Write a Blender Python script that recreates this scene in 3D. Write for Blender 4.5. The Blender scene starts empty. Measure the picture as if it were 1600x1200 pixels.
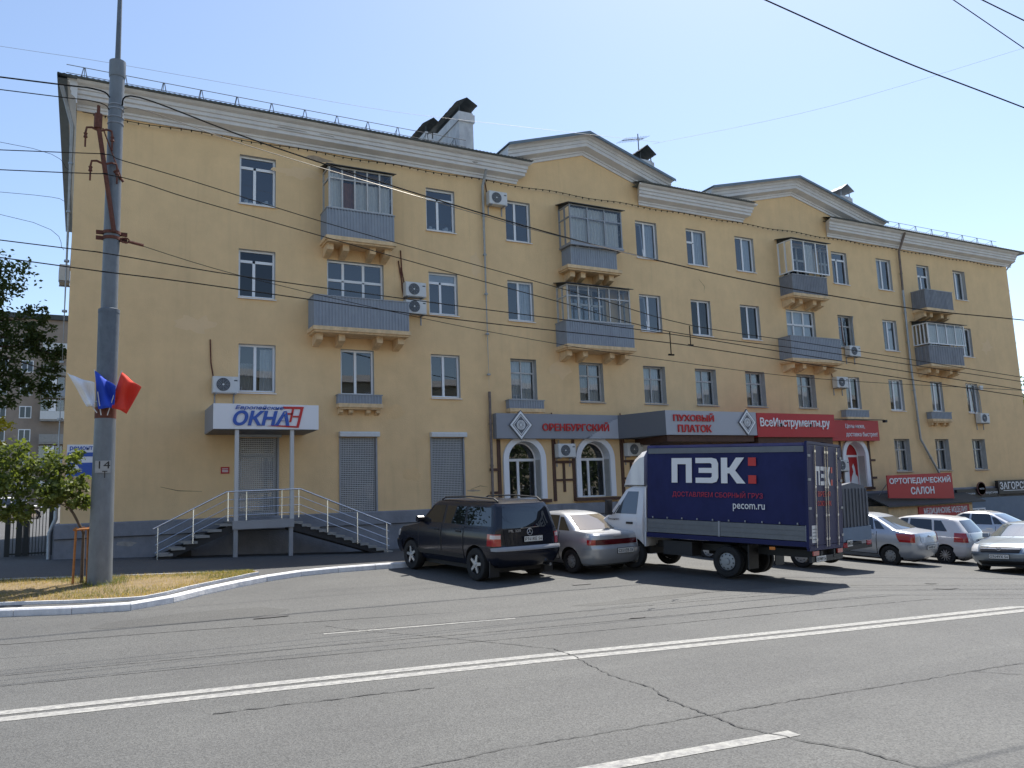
import bpy, bmesh, math, random
from mathutils import Vector, Matrix
random.seed(7)
R = math.radians
sc = bpy.context.scene
COL = sc.collection
# ------------------------------------------------------------------ camera
YAW, PITCH, ROLL, FPX = 0.489106, 0.1427289, -0.0371765, 1264.39
fw = Vector((math.sin(YAW)*math.cos(PITCH), math.cos(YAW)*math.cos(PITCH), math.sin(PITCH)))
r0 = Vector((math.cos(YAW), -math.sin(YAW), 0)); u0 = r0.cross(fw)
rt = r0*math.cos(ROLL)+u0*math.sin(ROLL); up = u0*math.cos(ROLL)-r0*math.sin(ROLL)
cam = bpy.data.cameras.new('camera'); cam.sensor_width = 36; cam.lens = 36*FPX/1600
cam.clip_start = .05; cam.clip_end = 2000
co = bpy.data.objects.new('camera', cam); COL.objects.link(co)
co.matrix_world = Matrix(((rt.x, up.x, -fw.x, 0), (rt.y, up.y, -fw.y, 0), (rt.z, up.z, -fw.z, 1.95), (0, 0, 0, 1)))
sc.camera = co
# ------------------------------------------------------------------ sky, sun, exposure
SUN_EL, SUN_AZ = R(60), R(52)          # azimuth from +Y towards +X
w = bpy.data.worlds.new('World'); sc.world = w; w.use_nodes = True
nt = w.node_tree; bg = nt.nodes['Background']; sky = nt.nodes.new('ShaderNodeTexSky')
sky.sky_type = 'NISHITA'; sky.sun_disc = False; sky.sun_elevation = SUN_EL; sky.sun_rotation = SUN_AZ
sky.air_density = 1.0; sky.dust_density = .8; sky.ozone_density = 1.1; sky.altitude = 100
nt.links.new(sky.outputs[0], bg.inputs[0]); bg.inputs[1].default_value = 0.10
sl = bpy.data.lights.new('sun', 'SUN'); sl.energy = 3.7; sl.angle = R(.55); sl.color = (1, .95, .87)
so = bpy.data.objects.new('sun', sl); COL.objects.link(so)
sd = Vector((math.sin(SUN_AZ)*math.cos(SUN_EL), math.cos(SUN_AZ)*math.cos(SUN_EL), math.sin(SUN_EL)))
so.rotation_euler = sd.to_track_quat('Z', 'Y').to_euler(); so.location = (0, 0, 60)
vs = sc.view_settings; vs.view_transform = 'Standard'; vs.look = 'None'; vs.gamma = 1; vs.use_curve_mapping = False
vs.exposure = 1.03
sc.cycles.max_bounces = 8; sc.cycles.transparent_max_bounces = 12; sc.cycles.caustics_reflective = False
sc.cycles.caustics_refractive = False

# ------------------------------------------------------------------ materials
def mat(name, col, rough=.7, metal=0., var=0., vscale=2., bump=0., bscale=40., coat=0., spec=.5, col2=None, dirt=0., dscale=.4, streak=0.):
    m = bpy.data.materials.new(name); m.use_nodes = True
    n = m.node_tree.nodes; L = m.node_tree.links; b = n['Principled BSDF']
    b.inputs['Base Color'].default_value = (*col, 1); b.inputs['Roughness'].default_value = rough
    b.inputs['Metallic'].default_value = metal; b.inputs['Coat Weight'].default_value = coat
    b.inputs['Coat Roughness'].default_value = .05
    b.inputs['Specular IOR Level'].default_value = spec
    if var or bump or dirt or col2:
        tc = n.new('ShaderNodeTexCoord'); last = None
        if var or col2:
            t = n.new('ShaderNodeTexNoise'); t.inputs['Scale'].default_value = vscale; t.inputs['Detail'].default_value = 6
            t.inputs['Roughness'].default_value = .65
            L.new(tc.outputs['Object'], t.inputs['Vector'])
            r = n.new('ShaderNodeValToRGB'); r.color_ramp.elements[0].position = .32; r.color_ramp.elements[1].position = .68
            c2 = col2 or tuple(min(1, c*(1+var)) for c in col)
            c1 = tuple(c*(1-var) for c in col)
            r.color_ramp.elements[0].color = (*c1, 1); r.color_ramp.elements[1].color = (*c2, 1)
            L.new(t.outputs[0], r.inputs[0]); last = r.outputs[0]
        if dirt:
            t2 = n.new('ShaderNodeTexNoise'); t2.inputs['Scale'].default_value = dscale; t2.inputs['Detail'].default_value = 8
            t2.inputs['Roughness'].default_value = .7
            mp = n.new('ShaderNodeMapping'); mp.inputs['Scale'].default_value = (1.6, 1.6, .55)
            L.new(tc.outputs['Object'], mp.inputs[0]); L.new(mp.outputs[0], t2.inputs['Vector'])
            r2 = n.new('ShaderNodeValToRGB'); r2.color_ramp.elements[0].position = .35; r2.color_ramp.elements[1].position = .62
            r2.color_ramp.elements[0].color = (1-dirt, 1-dirt, 1-dirt*.9, 1); r2.color_ramp.elements[1].color = (1, 1, 1, 1)
            L.new(t2.outputs[0], r2.inputs[0])
            mx = n.new('ShaderNodeMix'); mx.data_type = 'RGBA'; mx.blend_type = 'MULTIPLY'; mx.inputs[0].default_value = 1
            if last: L.new(last, mx.inputs[6])
            else: mx.inputs[6].default_value = (*col, 1)
            L.new(r2.outputs[0], mx.inputs[7]); last = mx.outputs[2]
        if streak:                                    # rain streaks: noise drawn out downwards, broken up by a coarse mask
            mp = n.new('ShaderNodeMapping'); mp.inputs['Scale'].default_value = (3.2, 3.2, .16); L.new(tc.outputs['Object'], mp.inputs[0])
            t4 = n.new('ShaderNodeTexNoise'); t4.inputs['Scale'].default_value = 1.6; t4.inputs['Detail'].default_value = 5; L.new(mp.outputs[0], t4.inputs['Vector'])
            t5 = n.new('ShaderNodeTexNoise'); t5.inputs['Scale'].default_value = .22; t5.inputs['Detail'].default_value = 3; L.new(tc.outputs['Object'], t5.inputs['Vector'])
            r4 = n.new('ShaderNodeValToRGB'); r4.color_ramp.elements[0].position = .52; r4.color_ramp.elements[1].position = .72; L.new(t4.outputs[0], r4.inputs[0])
            r5 = n.new('ShaderNodeValToRGB'); r5.color_ramp.elements[0].position = .42; r5.color_ramp.elements[1].position = .62; L.new(t5.outputs[0], r5.inputs[0])
            ml = n.new('ShaderNodeMath'); ml.operation = 'MULTIPLY'; L.new(r4.outputs[0], ml.inputs[0]); L.new(r5.outputs[0], ml.inputs[1])
            ms = n.new('ShaderNodeMath'); ms.operation = 'MULTIPLY'; ms.inputs[1].default_value = streak*2.2; L.new(ml.outputs[0], ms.inputs[0])
            mx = n.new('ShaderNodeMix'); mx.data_type = 'RGBA'; L.new(ms.outputs[0], mx.inputs[0]); L.new(last, mx.inputs[6]); mx.inputs[7].default_value = (.30, .22, .13, 1); last = mx.outputs[2]
        if last: L.new(last, b.inputs['Base Color'])
        if bump:
            t3 = n.new('ShaderNodeTexNoise'); t3.inputs['Scale'].default_value = bscale; t3.inputs['Detail'].default_value = 4
            L.new(tc.outputs['Object'], t3.inputs['Vector'])
            bp = n.new('ShaderNodeBump'); bp.inputs['Strength'].default_value = bump; bp.inputs['Distance'].default_value = .02
            L.new(t3.outputs[0], bp.inputs['Height']); L.new(bp.outputs[0], b.inputs['Normal'])
    return m

def glassmat(name, tint=(.55, .6, .62), f0=.12, rough=.01, body=None):
    """window glass: mirror reflection by fresnel over a tinted see-through (or a dark body)"""
    m = bpy.data.materials.new(name); m.use_nodes = True; n = m.node_tree.nodes; L = m.node_tree.links
    n.remove(n['Principled BSDF']); out = n['Material Output']
    g = n.new('ShaderNodeBsdfGlossy'); g.inputs['Roughness'].default_value = rough; g.inputs['Color'].default_value = (.95, .97, 1, 1)
    if body:
        t = n.new('ShaderNodeBsdfDiffuse'); t.inputs['Color'].default_value = (*body, 1)
    else:
        t = n.new('ShaderNodeBsdfTransparent'); t.inputs['Color'].default_value = (*tint, 1)
    lw = n.new('ShaderNodeFresnel'); lw.inputs['IOR'].default_value = 1.5
    a = n.new('ShaderNodeMath'); a.operation = 'ADD'; a.inputs[1].default_value = f0; a.use_clamp = True
    L.new(lw.outputs[0], a.inputs[0])
    x = n.new('ShaderNodeMixShader'); L.new(a.outputs[0], x.inputs[0]); L.new(t.outputs[0], x.inputs[1]); L.new(g.outputs[0], x.inputs[2])
    L.new(x.outputs[0], out.inputs['Surface'])
    return m

M = dict(
    plaster=mat('yellow_plaster', (.82, .565, .295), .9, var=.055, vscale=1.3, bump=.45, bscale=26, dirt=.08, dscale=.35, streak=.055),
    reveal=mat('reveal_paint', (.45, .43, .40), .85, var=.1, vscale=3),
    offwhite=mat('cornice_paint', (.72, .70, .68), .85, var=.05, vscale=2.2, bump=.25, bscale=18, dirt=.09, dscale=1.1),
    plinth=mat('plinth_paint', (.25, .255, .275), .85, var=.12, vscale=2.5, bump=.4, bscale=20, dirt=.2, dscale=.9),
    roofmetal=mat('roof_sheet', (.15, .19, .22), .5, metal=.3, var=.15, vscale=3),
    darkroof=mat('dark_sheet', (.06, .065, .065), .6, metal=.3, var=.2),
    pvc=mat('white_pvc', (.83, .83, .83), .5, spec=.3),
    oldwood=mat('old_window_paint', (.50, .49, .47), .7, var=.12, vscale=8),
    glass=glassmat('window_glass', (.66, .72, .77), .075),
    glassd=glassmat('window_glass_dark', (.2, .22, .25), .02),
    glassb=glassmat('balcony_glass', (.84, .87, .88), .03),
    curtain=mat('curtain_cloth', (.84, .83, .81), .95, var=.06, vscale=9),
    curtainb=mat('curtain_grey', (.45, .43, .40), .95, var=.1, vscale=9),
    curtainr=mat('curtain_brown', (.28, .12, .07), .95, var=.2, vscale=5),
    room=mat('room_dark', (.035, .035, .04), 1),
    siding=mat('blue_grey_siding', (.29, .315, .35), .55, var=.05, vscale=4, dirt=.12, dscale=2),
    siding2=mat('grey_siding', (.23, .24, .26), .6, var=.08, vscale=5, dirt=.25, dscale=2),
    bracket=mat('bracket_plaster', (.78, .56, .32), .9, var=.12, vscale=5, dirt=.2, dscale=3),
    concrete=mat('concrete', (.30, .29, .27), .9, var=.12, vscale=5, bump=.3, bscale=50),
    pipe=mat('zinc_pipe', (.34, .36, .38), .45, metal=.5, var=.12, vscale=6),
    rustpipe=mat('rusty_pipe', (.19, .15, .13), .7, metal=.2, var=.25, vscale=6),
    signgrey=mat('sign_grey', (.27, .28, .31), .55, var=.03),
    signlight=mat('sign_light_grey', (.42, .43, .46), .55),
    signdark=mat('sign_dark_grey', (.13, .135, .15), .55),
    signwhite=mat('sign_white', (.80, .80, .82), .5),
    signred=mat('sign_red', (.46, .018, .022), .45),
    letred=mat('letter_red', (.55, .02, .02), .4),
    letblue=mat('letter_blue', (.03, .10, .42), .4),
    letwhite=mat('letter_white', (.80, .80, .80), .5),
    black=mat('black_paint', (.012, .012, .014), .5),
    shutter=mat('shutter_alu', (.38, .40, .42), .45, metal=.35, var=.05),
    steel=mat('grey_steel', (.30, .31, .33), .5, metal=.2, var=.08),
    chrome=mat('polished_steel', (.75, .76, .78), .18, metal=1),
    postgrey=mat('post_paint', (.55, .55, .55), .5),
    timber=mat('brown_timber', (.085, .04, .025), .7, var=.25, vscale=9),
    acwhite=mat('ac_white', (.66, .66, .64), .5, dirt=.1, dscale=4),
    acdark=mat('ac_grille', (.07, .08, .09), .5),
    brickwhite=mat('chimney_whitewash', (.62, .61, .60), .9, var=.1, vscale=4, bump=.5, bscale=12, dirt=.3, dscale=1.6),
    asphalt=None, rubber=mat('tyre_rubber', (.018, .018, .019), .85, var=.2, vscale=12),
    alu=mat('rim_alloy', (.52, .53, .55), .35, metal=.7), rimsteel=mat('rim_steel', (.32, .33, .34), .5, metal=.4),
    carglass=glassmat('car_glass', f0=.05, body=(.012, .014, .016)),
    carclear=glassmat('car_glass_light', f0=.10, body=(.06, .07, .08)),
    plasticblack=mat('black_plastic', (.02, .02, .022), .6),
    tail=mat('tail_lamp_red', (.42, .012, .015), .15, coat=1), tailw=mat('tail_lamp_clear', (.62, .5, .48), .15, coat=1),
    taildark=mat('tail_lamp_dark', (.10, .008, .012), .2, coat=.5),
    head=mat('headlamp', (.74, .76, .78), .12, metal=.1, coat=1), orange=mat('indicator', (.7, .2, .02), .2),
    plate=mat('plate_white', (.75, .75, .72), .5),
    kerbw=mat('kerb_whitewash', (.82, .82, .82), .9, var=.06, vscale=6, bump=.3, bscale=30, dirt=.22, dscale=3.2),
    bark=mat('bark', (.12, .09, .065), .9, var=.3, vscale=8, bump=.5),
    leafd=None, stake=mat('stake_wood', (.42, .17, .05), .7, var=.2, vscale=10),
    wire=mat('wire_black', (.012, .012, .013), .9, spec=.08), railm=mat('rail_paint', (.12, .125, .13), .8, spec=.15), cablel=mat('cable_bright', (.25, .23, .20), .35, metal=.6),
    rust=mat('rust', (.13, .045, .028), .85, var=.35, vscale=14, bump=.3),
    polep=mat('pole_paint', (.185, .205, .22), .5, var=.08, vscale=3, bump=.2, bscale=60, dirt=.25, dscale=2.5),
    poled=mat('pole_sleeve', (.14, .165, .19), .7, var=.15, vscale=4, dirt=.25, dscale=3),
    fw=mat('flag_white', (.80, .80, .82), .8), fb=mat('flag_blue', (.02, .07, .50), .8), fr=mat('flag_red', (.72, .05, .025), .8),
    fence=mat('fence_iron', (.03, .035, .035), .6), brick=None,
)
for k in ('fw', 'fb', 'fr'):
    b = M[k].node_tree.nodes['Principled BSDF']; b.inputs['Subsurface Weight'].default_value = 0
def paint(name, col, metal=.6, rough=.32):
    return mat(name, col, rough, metal=metal, coat=.8, dirt=.06, dscale=1.5)

def asphalt(name, base, joint=False):
    m = mat(name, base, .78, spec=.45); n = m.node_tree.nodes; L = m.node_tree.links; b = n['Principled BSDF']
    tc = n.new('ShaderNodeTexCoord')
    def noise(s, d, rg=.6, scl=None):
        t = n.new('ShaderNodeTexNoise'); t.inputs['Scale'].default_value = s; t.inputs['Detail'].default_value = d; t.inputs['Roughness'].default_value = rg
        if scl:
            mp = n.new('ShaderNodeMapping'); mp.inputs['Scale'].default_value = scl; mp.inputs['Rotation'].default_value = (0, 0, R(8))
            L.new(tc.outputs['Object'], mp.inputs[0]); L.new(mp.outputs[0], t.inputs['Vector'])
        else: L.new(tc.outputs['Object'], t.inputs['Vector'])
        return t
    def ramp(src, p0, p1, a, c):
        r = n.new('ShaderNodeValToRGB'); r.color_ramp.elements[0].position = p0; r.color_ramp.elements[1].position = p1
        r.color_ramp.elements[0].color = (a, a, a, 1); r.color_ramp.elements[1].color = (c, c, c*.985, 1); L.new(src, r.inputs[0]); return r.outputs[0]
    def mul(a, c):
        x = n.new('ShaderNodeMix'); x.data_type = 'RGBA'; x.blend_type = 'MULTIPLY'; x.inputs[0].default_value = 1
        if isinstance(a, tuple): x.inputs[6].default_value = a
        else: L.new(a, x.inputs[6])
        L.new(c, x.inputs[7]); return x.outputs[2]
    c = mul((*base, 1), ramp(noise(.35, 5).outputs[0], .3, .7, .86, 1.12))
    c = mul(c, ramp(noise(1.0, 6, .6, (.12, 1.5, 1)).outputs[0], .3, .7, .90, 1.08))      # wheel-track streaks along the road
    v = n.new('ShaderNodeTexVoronoi'); v.inputs['Scale'].default_value = 75; L.new(tc.outputs['Object'], v.inputs['Vector'])
    cr = n.new('ShaderNodeSeparateColor'); L.new(v.outputs['Color'], cr.inputs[0])
    c = mul(c, ramp(cr.outputs[0], 0.0, 1.0, .66, 1.34))
    c = mul(c, ramp(noise(160, 2).outputs[0], .3, .7, .78, 1.22))
    L.new(c, b.inputs['Base Color'])
    bp = n.new('ShaderNodeBump'); bp.inputs['Strength'].default_value = .55; bp.inputs['Distance'].default_value = .008
    L.new(v.outputs['Distance'], bp.inputs['Height']); L.new(bp.outputs[0], b.inputs['Normal'])
    return m
M['asphalt'] = asphalt('road_asphalt', (.096, .0965, .096))
M['pave'] = asphalt('pavement_asphalt', (.078, .078, .08))
M['paint'] = mat('road_paint', (.36, .355, .325), .85, var=.22, vscale=16, dirt=.45, dscale=7)
M['crack'] = mat('crack_tar', (.05, .05, .05), .9)
M['stain'] = mat('oil_stain', (.06, .06, .06), .6, var=.3, vscale=5)
M['patch'] = asphalt('patch_asphalt', (.080, .080, .079))
M['seam'] = mat('seam_tar', (.07, .07, .069), .9)
M['soil'] = mat('dry_soil', (.22, .16, .085), .95, var=.3, vscale=4, bump=.5, bscale=30)

def leafmat(name, c1, c2):
    m = mat(name, c1, .55, col2=c2, var=.15, vscale=2.2, spec=.35); n = m.node_tree.nodes; L = m.node_tree.links; b = n['Principled BSDF']
    tr = n.new('ShaderNodeBsdfTranslucent'); tr.inputs['Color'].default_value = (c2[0]*1.5, c2[1]*1.6, c2[2]*.8, 1)
    x = n.new('ShaderNodeMixShader'); x.inputs[0].default_value = .35
    L.new(b.outputs[0], x.inputs[1]); L.new(tr.outputs[0], x.inputs[2]); L.new(x.outputs[0], n['Material Output'].inputs['Surface'])
    return m
M['leafd'] = leafmat('leaf_dark', (.035, .055, .022), (.085, .12, .045))
M['leafs'] = leafmat('leaf_sapling', (.05, .085, .02), (.16, .19, .05))
M['leafy'] = leafmat('leaf_yellow', (.30, .28, .03), (.50, .42, .05))
M['grass'] = leafmat('grass_dry', (.24, .17, .06), (.42, .30, .13))
M['grassg'] = leafmat('grass_green', (.06, .09, .02), (.15, .16, .05))

# ------------------------------------------------------------------ mesh helpers
class MB:
    def __init__(s): s.v = []; s.f = []; s.m = []
    def _add(s, vs, fs, m=0):
        o = len(s.v); s.v += [tuple(p) for p in vs]
        for f in fs: s.f.append(tuple(i+o for i in f)); s.m.append(m)
        return s
    def box(s, x0, x1, y0, y1, z0, z1, m=0):
        return s._add([(x0, y0, z0), (x1, y0, z0), (x1, y1, z0), (x0, y1, z0), (x0, y0, z1), (x1, y0, z1), (x1, y1, z1), (x0, y1, z1)],
                      [(3, 2, 1, 0), (4, 5, 6, 7), (0, 1, 5, 4), (1, 2, 6, 5), (2, 3, 7, 6), (3, 0, 4, 7)], m)
    def quad(s, a, b, c, d, m=0): return s._add([a, b, c, d], [(0, 1, 2, 3)], m)
    def prism(s, poly, y0, y1, m=0):             # polygon in x,z extruded along y
        n = len(poly)
        return s._add([(x, y0, z) for x, z in poly]+[(x, y1, z) for x, z in poly],
                      [tuple(range(n)), tuple(range(2*n-1, n-1, -1))]+[(i, (i+1) % n, n+(i+1) % n, n+i) for i in range(n)], m)
    def rings(s, rs, m=0, cap=True, closed=False):
        n = len(rs[0]); vs = [p for r in rs for p in r]; fs = []
        k = len(rs)
        for j in range(k if closed else k-1):
            a, b = j*n, ((j+1) % k)*n
            fs += [(a+i, a+(i+1) % n, b+(i+1) % n, b+i) for i in range(n)]
        if cap and not closed: fs += [tuple(range(n-1, -1, -1)), tuple(range((k-1)*n, k*n))]
        return s._add(vs, fs, m)
    def tube(s, pts, r, n=6, m=0, cap=True):
        pts = [Vector(p) for p in pts]; rs = r if isinstance(r, (list, tuple)) else [r]*len(pts); out = []
        ref = None
        for i, p in enumerate(pts):
            d = (pts[min(i+1, len(pts)-1)]-pts[max(i-1, 0)]).normalized()
            if ref is None: ref = Vector((0, 0, 1)) if abs(d.z) < .9 else Vector((1, 0, 0))
            a = d.cross(ref).normalized(); b = a.cross(d).normalized()
            out.append([p+(a*math.cos(2*math.pi*k/n)+b*math.sin(2*math.pi*k/n))*rs[i] for k in range(n)])
        return s.rings(out, m, cap)
    def lathe(s, prof, n=20, axis='z', c=(0, 0, 0), m=0, closed=False, cap=None):
        if cap is None: cap = min(prof[0][0], prof[-1][0]) > .002
        rs = []
        for r, h in prof:
            ring = []
            for k in range(n):
                a = 2*math.pi*k/n; x, y = r*math.cos(a), r*math.sin(a)
                p = (x, y, h) if axis == 'z' else ((h, x, y) if axis == 'x' else (x, h, y))
                ring.append((p[0]+c[0], p[1]+c[1], p[2]+c[2]))
            rs.append(ring)
        return s.rings(rs, m, cap and not closed, closed)
    def xf(s, mtx, start=0):
        s.v[start:] = [tuple(mtx @ Vector(p)) for p in s.v[start:]]; return s
    def mesh(s, name, mats, smooth=False, fix=True):
        me = bpy.data.meshes.new(name); me.from_pydata(s.v, [], s.f)
        for x in (mats if isinstance(mats, (list, tuple)) else [mats]): me.materials.append(M[x] if isinstance(x, str) else x)
        if any(s.m): me.polygons.foreach_set('material_index', s.m)
        if fix:
            bm = bmesh.new(); bm.from_mesh(me); bmesh.ops.recalc_face_normals(bm, faces=bm.faces); bm.to_mesh(me); bm.free()
        if smooth:
            me.polygons.foreach_set('use_smooth', [True]*len(me.polygons)); me.set_sharp_from_angle(angle=R(smooth if smooth > 1 else 35))
        me.update(); return me
    def build(s, name, mats, parent=None, smooth=False, fix=True):
        return link(name, s.mesh(name, mats, smooth, fix), parent)
def link(name, me, parent=None):
    o = bpy.data.objects.new(name, me); COL.objects.link(o)
    if parent: o.parent = parent
    return o
def tag(o, label=None, cat=None, group=None, kind=None):
    if label: o['label'] = label
    if cat: o['category'] = cat
    if group: o['group'] = group
    if kind: o['kind'] = kind
    return o
def thing(name, loc=(0, 0, 0), rz=0., label=None, cat=None, group=None, kind=None):
    o = bpy.data.objects.new(name, None); COL.objects.link(o); o.empty_display_size = .3
    o.location = loc; o.rotation_euler = (0, 0, rz); return tag(o, label, cat, group, kind)
def copy_tree(o, parent=None):
    c = o.copy(); COL.objects.link(c)
    if parent: c.parent = parent
    for ch in list(o.children): copy_tree(ch, c)
    return c

_dg = None
def text(body, w, h, mtx=None, mat_='letwhite', parent=None, name='lettering', ext=.01, bold=0., shear=0., space=1., res=2):
    """raised lettering w wide, h tall, reading along local x, facing local -y; (0,0,0) is its lower left corner"""
    c = bpy.data.curves.new('lettering', 'FONT'); c.body = body; c.size = 1; c.resolution_u = res; c.offset = bold; c.shear = shear
    c.extrude = .5; c.space_character = space
    o = bpy.data.objects.new('lettering', c); COL.objects.link(o)
    bpy.context.view_layer.update(); dg = bpy.context.evaluated_depsgraph_get()
    me = bpy.data.meshes.new_from_object(o.evaluated_get(dg)); bpy.data.objects.remove(o); bpy.data.curves.remove(c)
    vs = [v.co for v in me.vertices]; x0 = min(v.x for v in vs); x1 = max(v.x for v in vs); y0 = min(v.y for v in vs); y1 = max(v.y for v in vs)
    mx = mtx or Matrix()
    for v in me.vertices:
        p = v.co.copy(); v.co = mx @ Vector(((p.x-x0)/(x1-x0)*w, -ext*(p.z+.5), (p.y-y0)/(y1-y0)*h))
    me.materials.clear(); me.materials.append(M[mat_] if isinstance(mat_, str) else mat_); me.name = name
    return link(name, me, parent)
T = Matrix.Translation
def RZ(a): return Matrix.Rotation(a, 4, 'Z')

# ------------------------------------------------------------------ ground heights and kerb line
def ss(t): t = min(1, max(0, t)); return t*t*(3-2*t)
def zg(x, y):
    h = .05*min(6.8, max(0, y-13.2)) + .035*min(max(0, 8-x), 9)*ss((y-19)/6)
    if x < 0: h += .04*max(0, min(y-30, 60))*ss(-x/1.0)
    return h-.065*min(max(0, x-13), 13)
KERB = [(-60, 37.5), (-30, 26.6), (-10, 20.35), (-5, 18.8), (-1.24, 17.55), (-.12, 17.15), (1.06, 16.95), (1.5, 17.3), (2.04, 17.95), (3.55, 19.3), (4.6, 19.85), (5.8, 20.1), (7.43, 20.15), (12, 20.3), (25, 20.6), (60, 21)]
def kerb_y(x):
    for (a, b), (c, d) in zip(KERB, KERB[1:]):
        if a <= x <= c: return b+(d-b)*(x-a)/(c-a)
    return KERB[0][1] if x < KERB[0][0] else KERB[-1][1]
KH = .14
def sheet(name, xs, rows, mats, kind='structure'):
    """rows(x) -> list of (y,z) with equal lengths"""
    b = MB(); cols = [rows(x) for x in xs]; n = len(cols[0])
    vs = [(x, y, z) for x, c in zip(xs, cols) for y, z in c]
    fs = [(i*n+j, (i+1)*n+j, (i+1)*n+j+1, i*n+j+1) for i in range(len(xs)-1) for j in range(n-1)]
    b._add(vs, fs); o = b.build(name, mats, smooth=40, fix=False); return tag(o, kind=kind)
def lin(a, b, n): return [a+(b-a)*i/(n-1) for i in range(n)]
xs = [-900, -400, -200, -100]+lin(-60, 70, 131)+[100, 200, 400, 900]
ys = [-900, -300, -100, -50, -25]+lin(-12, 40, 53)+[50, 60, 80, 100, 150, 300, 900]
sheet('road', xs, lambda x: [(y, zg(x, y)-(.02 if y > 30 else 0)) for y in ys], 'asphalt')
sheet('pavement', lin(-60, 60, 241), lambda x: [(kerb_y(x)+.11+t*(60-kerb_y(x)), zg(x, kerb_y(x)+.11+t*(60-kerb_y(x)))+KH-.02) for t in (0, .005, .01, .02, .035, .05, .075, .1, .125, .15, .175, .2, .25, .3, .4, .5, .7, 1)], 'pave')
# kerb stones, one by one
kerb = thing('kerb', (0, 18, 0), kind='structure')
def along(pts, step):
    out = [Vector(pts[0])]; acc = 0
    for a, b in zip(pts, pts[1:]):
        a, b = Vector(a), Vector(b); L_ = (b-a).length; t = step-acc
        while t <= L_: out.append(a+(b-a)*t/L_); t += step
        acc = (acc+L_) % step
    return out
ks = along(KERB[1:], .98)
for i, (a, b) in enumerate(zip(ks, ks[1:])):
    if a.x < -9 or a.x > 34: continue
    d = (b-a).normalized(); n_ = Vector((-d.y, d.x)); a2 = a+d*.006; b2 = b-d*.006; m_ = MB(); wd = .15
    j = random.uniform(-.006, .006)
    def kz(p): return zg(p.x, p.y)
    prof = [(0, -.1), (-.006+j, .02), (.0+j, KH-.03), (.03+j, KH), (wd, KH), (wd, -.1)]
    rr = []
    for p in (a2, b2): rr.append([(p.x+n_.x*u, p.y+n_.y*u, kz(p)+v) for u, v in prof])
    m_.rings(rr); o = m_.build('kerb_stone', 'kerbw', kerb); o.location = -kerb.location
# verge with dry grass, white border strips
def vf(x): return kerb_y(x)+.62-.12*ss((x+1)/2)
VB = [(-9, 23.6), (-1.55, 21.62), (.34, 21.2), (2.34, 20.72), (3.75, 20.15)]
def vb(x):
    for (a, b), (c, d) in zip(VB, VB[1:]):
        if a <= x <= c: return b+(d-b)*(x-a)/(c-a)
    return VB[-1][1]
vx = lin(-9, 3.7, 60)
sheet('verge', vx, lambda x: [(vf(x)+(max(.02, vb(x)-vf(x)))*t, zg(x, vf(x)+(vb(x)-vf(x))*t)+KH+.005+.035*math.sin(3.14*t)) for t in lin(0, 1, 9)], 'soil')
for fn in (vf, vb):
    b = MB(); b.rings([[(x, fn(x)+dy, zg(x, fn(x))+KH-.03+dz) for dy, dz in ((-.035, 0), (.035, 0), (.035, .065), (-.035, .065))] for x in vx])
    tag(b.build('verge_border', 'kerbw'), kind='structure')
def blades(name, n, rx, mat_, hmin, hmax, cond=None):
    b = MB(); c = 0
    while c < n:
        x = random.uniform(*rx); y0, y1 = vf(x), vb(x)
        if y1-y0 < .1: c += 1; continue
        y = random.uniform(y0+.03, y1-.03)
        if cond and not cond(x, y): c += .2; continue
        z = zg(x, y)+KH+.01; a = random.uniform(0, 6.28); h = random.uniform(hmin, hmax); l = random.uniform(.2, 1.4)*h; wv = .006
        dx, dy = math.cos(a), math.sin(a)
        b._add([(x-dy*wv, y+dx*wv, z), (x+dy*wv, y-dx*wv, z), (x+dx*l, y+dy*l, z+h)], [(0, 1, 2)]); c += 1
    o = b.build(name, mat_, fix=False); return tag(o, kind='stuff')
def clump(x, y): return math.sin(x*2.3+1)+math.sin(y*3.1+x)+random.uniform(-.8, .8) > .1
blades('dry_grass', 16000, (-4, 3.6), 'grass', .03, .085)
blades('green_grass', 9000, (-4, 3.6), 'grassg', .03, .10, clump)
blades('weeds', 900, (.05, .95), 'grassg', .06, .2, lambda x, y: (x-.39)**2+(y-19.8)**2 < .3)

# ------------------------------------------------------------------ road markings, cracks, seams (thin sheets)
def strip(name, pts, wid, z, mat_, jitter=0., wj=0.):
    b = MB(); P = [Vector((p[0], p[1])) for p in pts]
    if jitter:
        Q = [P[0]]
        for a, c in zip(P, P[1:]):
            n_ = max(2, int((c-a).length/.06))
            nn = Vector((-(c-a).y, (c-a).x)).normalized()
            Q += [a+(c-a)*(i+1)/n_+nn*random.uniform(-jitter, jitter) for i in range(n_)]
        P = Q
    L_, R_ = [], []
    for i, p in enumerate(P):
        d = (P[min(i+1, len(P)-1)]-P[max(0, i-1)]).normalized(); n_ = Vector((-d.y, d.x)); h = wid/2*(1+random.uniform(-wj, wj))
        L_.append((p.x+n_.x*h, p.y+n_.y*h, zg(p.x, p.y)+z)); R_.append((p.x-n_.x*h, p.y-n_.y*h, zg(p.x, p.y)+z))
    n = len(P); b._add(L_+R_, [(i, n+i, n+i+1, i+1) for i in range(n-1)])
    return tag(b.build(name, mat_, fix=False), kind='structure')
def rd(y0, x): return y0-.172*x          # lines run along the road
def curve_pts(P, x0, x1, n=40):
    out = []
    for i in range(n):
        x = x0+(x1-x0)*i/(n-1)
        for (a, b), (c, d) in zip(P, P[1:]):
            if x <= c or (c, d) == P[-1]: out.append((x, b+(d-b)*(x-a)/(c-a))); break
    return out
DL = [(-30, 14.2), (-.68, 10.2), (1.82, 9.86), (4.87, 9.39), (8.56, 8.71), (13.34, 7.98), (60, .6)]
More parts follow.
